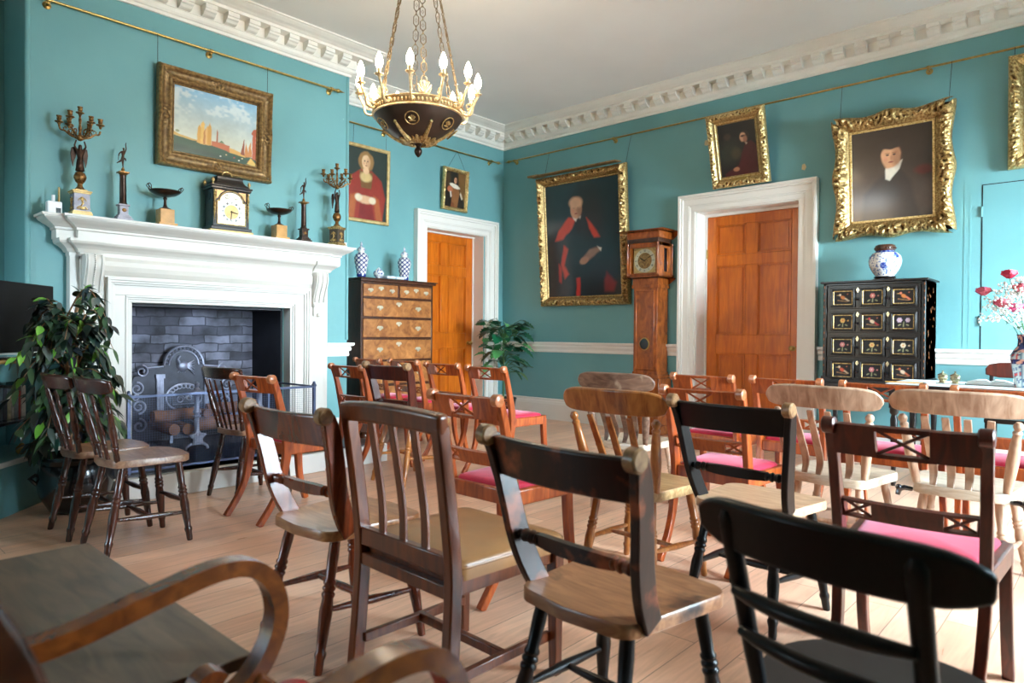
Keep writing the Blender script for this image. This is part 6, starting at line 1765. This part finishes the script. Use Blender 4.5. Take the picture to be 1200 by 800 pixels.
# foreground chair, black, wide crest
t = thing('ladder_back_chair', 'black ladder-back chair with wide curved crest and round seat filling the right foreground', 'chair', (6.075,-5.42,0), A_(-11))
mw = M['black']
b = MB(); n = 19; pts = [Vector((x*.246, -.285+.085*(1-math.cos(x*1.25)) , .758-.004*x*x)) for x in np.linspace(-1,1,n)]
b.beam(pts, (0,-.18,1), [max(.04,.098*(1-abs(x)**6)**.5) for x in np.linspace(-1,1,n)], .024); b.build('crest_rail', mw, t, bevel=.008)
for z, y0 in ((.635,-.262),(.555,-.240)):
    b = MB(); pts = [Vector((x*.155, y0+.012-.028*(1-x*x), z)) for x in np.linspace(-1,1,9)]; b.tube(pts, [.010,.013,.015,.016,.016,.016,.015,.013,.010], 10); b.build('back_rail', mw, t)
for s in (-1,1):
    b = MB(); b.turned((s*.150,-.165,.40),(s*.160,-.272,.785),[(0,.014),(.3,.017),(.6,.017),(.9,.018),(.96,.017),(1,.009)],14); b.build('back_post', mw, t)
pl = [(.228*math.cos(a), .225*math.sin(a)*.98) for a in np.linspace(0,2*PI,40,endpoint=False)]
seat_mesh(pl, .40, .435, .008).build('seat', M['darkseat'] if 'darkseat' in M else M.setdefault('darkseat', plain('dark_leathercloth_seat', lin(44,34,28), .55, 0, .15, 8, spec=.3)), t)
legs_h(t, mw, .40, (.13,-.12), (.17,-.19), (.13,.12), (.17,.19), zs=.16)

# foreground armchair with looping arms
t = thing('scroll_arm_chair', 'mahogany armchair with looping scroll arms and red seat in the lower left foreground', 'armchair', (5.475,-6.325,0), 0)
mw = M['armwood']
for s in (-1,1):
    X = s*.225
    path = bez([(X*1.02,-.30,.638),(X*1.03,-.20,.645),(X*1.06,-.08,.668),(X*1.08,.02,.684),(X*1.09,.085,.674),(X*1.09,.125,.632),(X*1.08,.135,.57),(X*1.06,.11,.51),(X*1.04,.065,.468),(X*1.02,.02,.458),(X*1.02,-.01,.475),(X*1.02,-.015,.50),(X*1.02,.005,.512),(X*1.02,.022,.50)],4)
    b = MB(); n = len(path); b.beam(path, (1,0,0), [.040]*n, [.030 if i < n*.75 else .026 for i in range(n)]); b.build('arm', mw, t, bevel=.008, seg=3)
    b = MB(); b.beam(bez([(X,.08,.48),(X,.11,.45),(X,.12,.42)],4), (1,0,0), .036, .03); b.build('arm_support', mw, t, bevel=.006)
    P = bez([(X*.95,-.42,0),(X*.95,-.34,.2),(X*.96,-.30,.42),(X*.98,-.32,.6),(X*.99,-.36,.78),(X*1.0,-.40,.875)],4)
    b = MB(); n = len(P); b.beam(P, (1,0,0), .036, .05); b.lathe([(0,-.022),(.028,-.022),(.033,-.016),(.033,.016),(.028,.022),(0,.022)], (X,-.415,.885), (1,0,0), 18); b.build('back_post', M['armdark'], t, bevel=.006)
    b = MB(); P = bez([(X*.98,.13,.42),(X*1.0,.14,.25),(X*1.0,.2,0)],5); b.beam(P, (1,0,0), .036, [.05,.05,.05,.05,.046,.044,.04,.038,.036,.034,.032][:len(P)]); b.build('leg', M['armdark'], t, bevel=.005)
b = MB(); pts = [Vector((x*.21,-.375-.03*(1-x*x),.83)) for x in np.linspace(-1,1,11)]; b.beam(pts, (0,-.35,1), .11, .024); b.build('top_rail', M['armdark'], t, bevel=.008)
b = MB(); pts = [Vector((x*.21,-.315-.03*(1-x*x),.61)) for x in np.linspace(-1,1,11)]; b.beam(pts, (0,-.25,1), .05, .02); b.build('cross_rail', M['armdark'], t, bevel=.006)
b = MB(); b.box(-.235,.235,.15,.185,.375,.44); b.box(-.235,-.205,-.31,.14,.375,.44); b.box(.205,.235,-.31,.14,.375,.44); b.box(-.22,.22,-.33,-.295,.375,.44); b.build('seat_rail', mw, t, bevel=.006)
pl = seat_poly(.20,.212,-.30,.165,.03,.0); n = len(pl); b = MB(); vs = []; cy = -.08
rings = [(1,.41),(1.0,.45),(.96,.465),(.8,.478),(.4,.487),(.05,.49)]
for k, z in rings: vs += [(x*k, cy+(y-cy)*k, z) for x, y in pl]
fs = [(r*n+i, r*n+(i+1) % n, (r+1)*n+(i+1) % n, (r+1)*n+i) for r in range(len(rings)-1) for i in range(n)]+[tuple(range((len(rings)-1)*n, len(rings)*n)), tuple(reversed(range(n)))]
b.add(vs, fs, True); b.build('seat_cushion', M['redleather'], t)

# low table at the lower left
t = thing('low_table', 'low grey-brown oak table in the lower left corner beside the armchair', 'table', (4.70,-6.55,0))
b = MB(); b.box(-.47,.50,-.33,.33,.475,.50); b.build('tabletop', M['tabletop'], t, bevel=.003)
b = MB(); b.box(-.43,.46,-.29,.29,.40,.475); b.build('apron', M['ebony'], t, bevel=.003)
for x in (-.40,.43):
    for y in (-.26,.26):
        b = MB(); b.beam([(x,y,.475),(x,y,0)], (1,0,0), [.05,.036], [.05,.036]); b.build('leg', M['ebony'], t, bevel=.003)

# ---------------------------------------------------------------- light and camera
w = bpy.data.worlds.new('World'); SC.world = w; w.use_nodes = True
nt = w.node_tree; bg = nt.nodes['Background']
sky = nt.nodes.new('ShaderNodeTexSky'); sky.sky_type = 'NISHITA'; sky.sun_disc = False; sky.sun_elevation = A_(35); sky.sun_rotation = A_(200)
nt.links.new(sky.outputs[0], bg.inputs[0]); bg.inputs[1].default_value = .25
for nm, loc, ang, sy, sz, en, colr in (('horizon_daylight', (XE+4.5,-2.3,2.0), 88, 6.0, 2.6, 2100, (.72,.89,1.0)), ('sky_daylight', (XE+3.0,-2.0,4.3), 50, 6.0, 2.4, 2600, (.62,.83,1.0))):
    l = bpy.data.lights.new(nm, 'AREA'); l.shape = 'RECTANGLE'; l.size = sz; l.size_y = sy; l.energy = en; l.color = colr
    o = bpy.data.objects.new(nm, l); COL.objects.link(o); o.location = loc; o.rotation_euler = (0,A_(ang),0)
l = bpy.data.lights.new('south_daylight', 'AREA'); l.shape = 'RECTANGLE'; l.size = 4.0; l.size_y = .9; l.energy = 150; l.color = (.52,.78,1.0)
o = bpy.data.objects.new('south_daylight', l); COL.objects.link(o); o.location = (1.6,YS-3.0,2.75); o.rotation_euler = (A_(80),0,0)
cam = bpy.data.cameras.new('camera'); co = bpy.data.objects.new('camera', cam); COL.objects.link(co); SC.camera = co
cam.sensor_width = 36; cam.lens = 792.07/1200*36; cam.clip_start = .05
yaw, pit, rol = -0.73900443, 0.01113781, 0.00764643
fw = Vector((math.sin(yaw)*math.cos(pit), math.cos(yaw)*math.cos(pit), -math.sin(pit)))
r0 = Vector((math.cos(yaw), -math.sin(yaw), 0)); u0 = r0.cross(fw)
rr = r0*math.cos(rol)+u0*math.sin(rol); uu = -r0*math.sin(rol)+u0*math.cos(rol)
co.matrix_world = Matrix(((rr.x,uu.x,-fw.x,6.401),(rr.y,uu.y,-fw.y,-6.825),(rr.z,uu.z,-fw.z,1.1),(0,0,0,1)))
cam.dof.use_dof = True; cam.dof.focus_distance = 5.0; cam.dof.aperture_fstop = 3.5
vs_ = SC.view_settings; vs_.view_transform = 'Standard'; vs_.look = 'None'; vs_.exposure = 1.5; vs_.gamma = 1; vs_.use_curve_mapping = False
SC.cycles.use_denoising = True; SC.cycles.max_bounces = 8; SC.cycles.diffuse_bounces = 5; SC.cycles.sample_clamp_indirect = 6
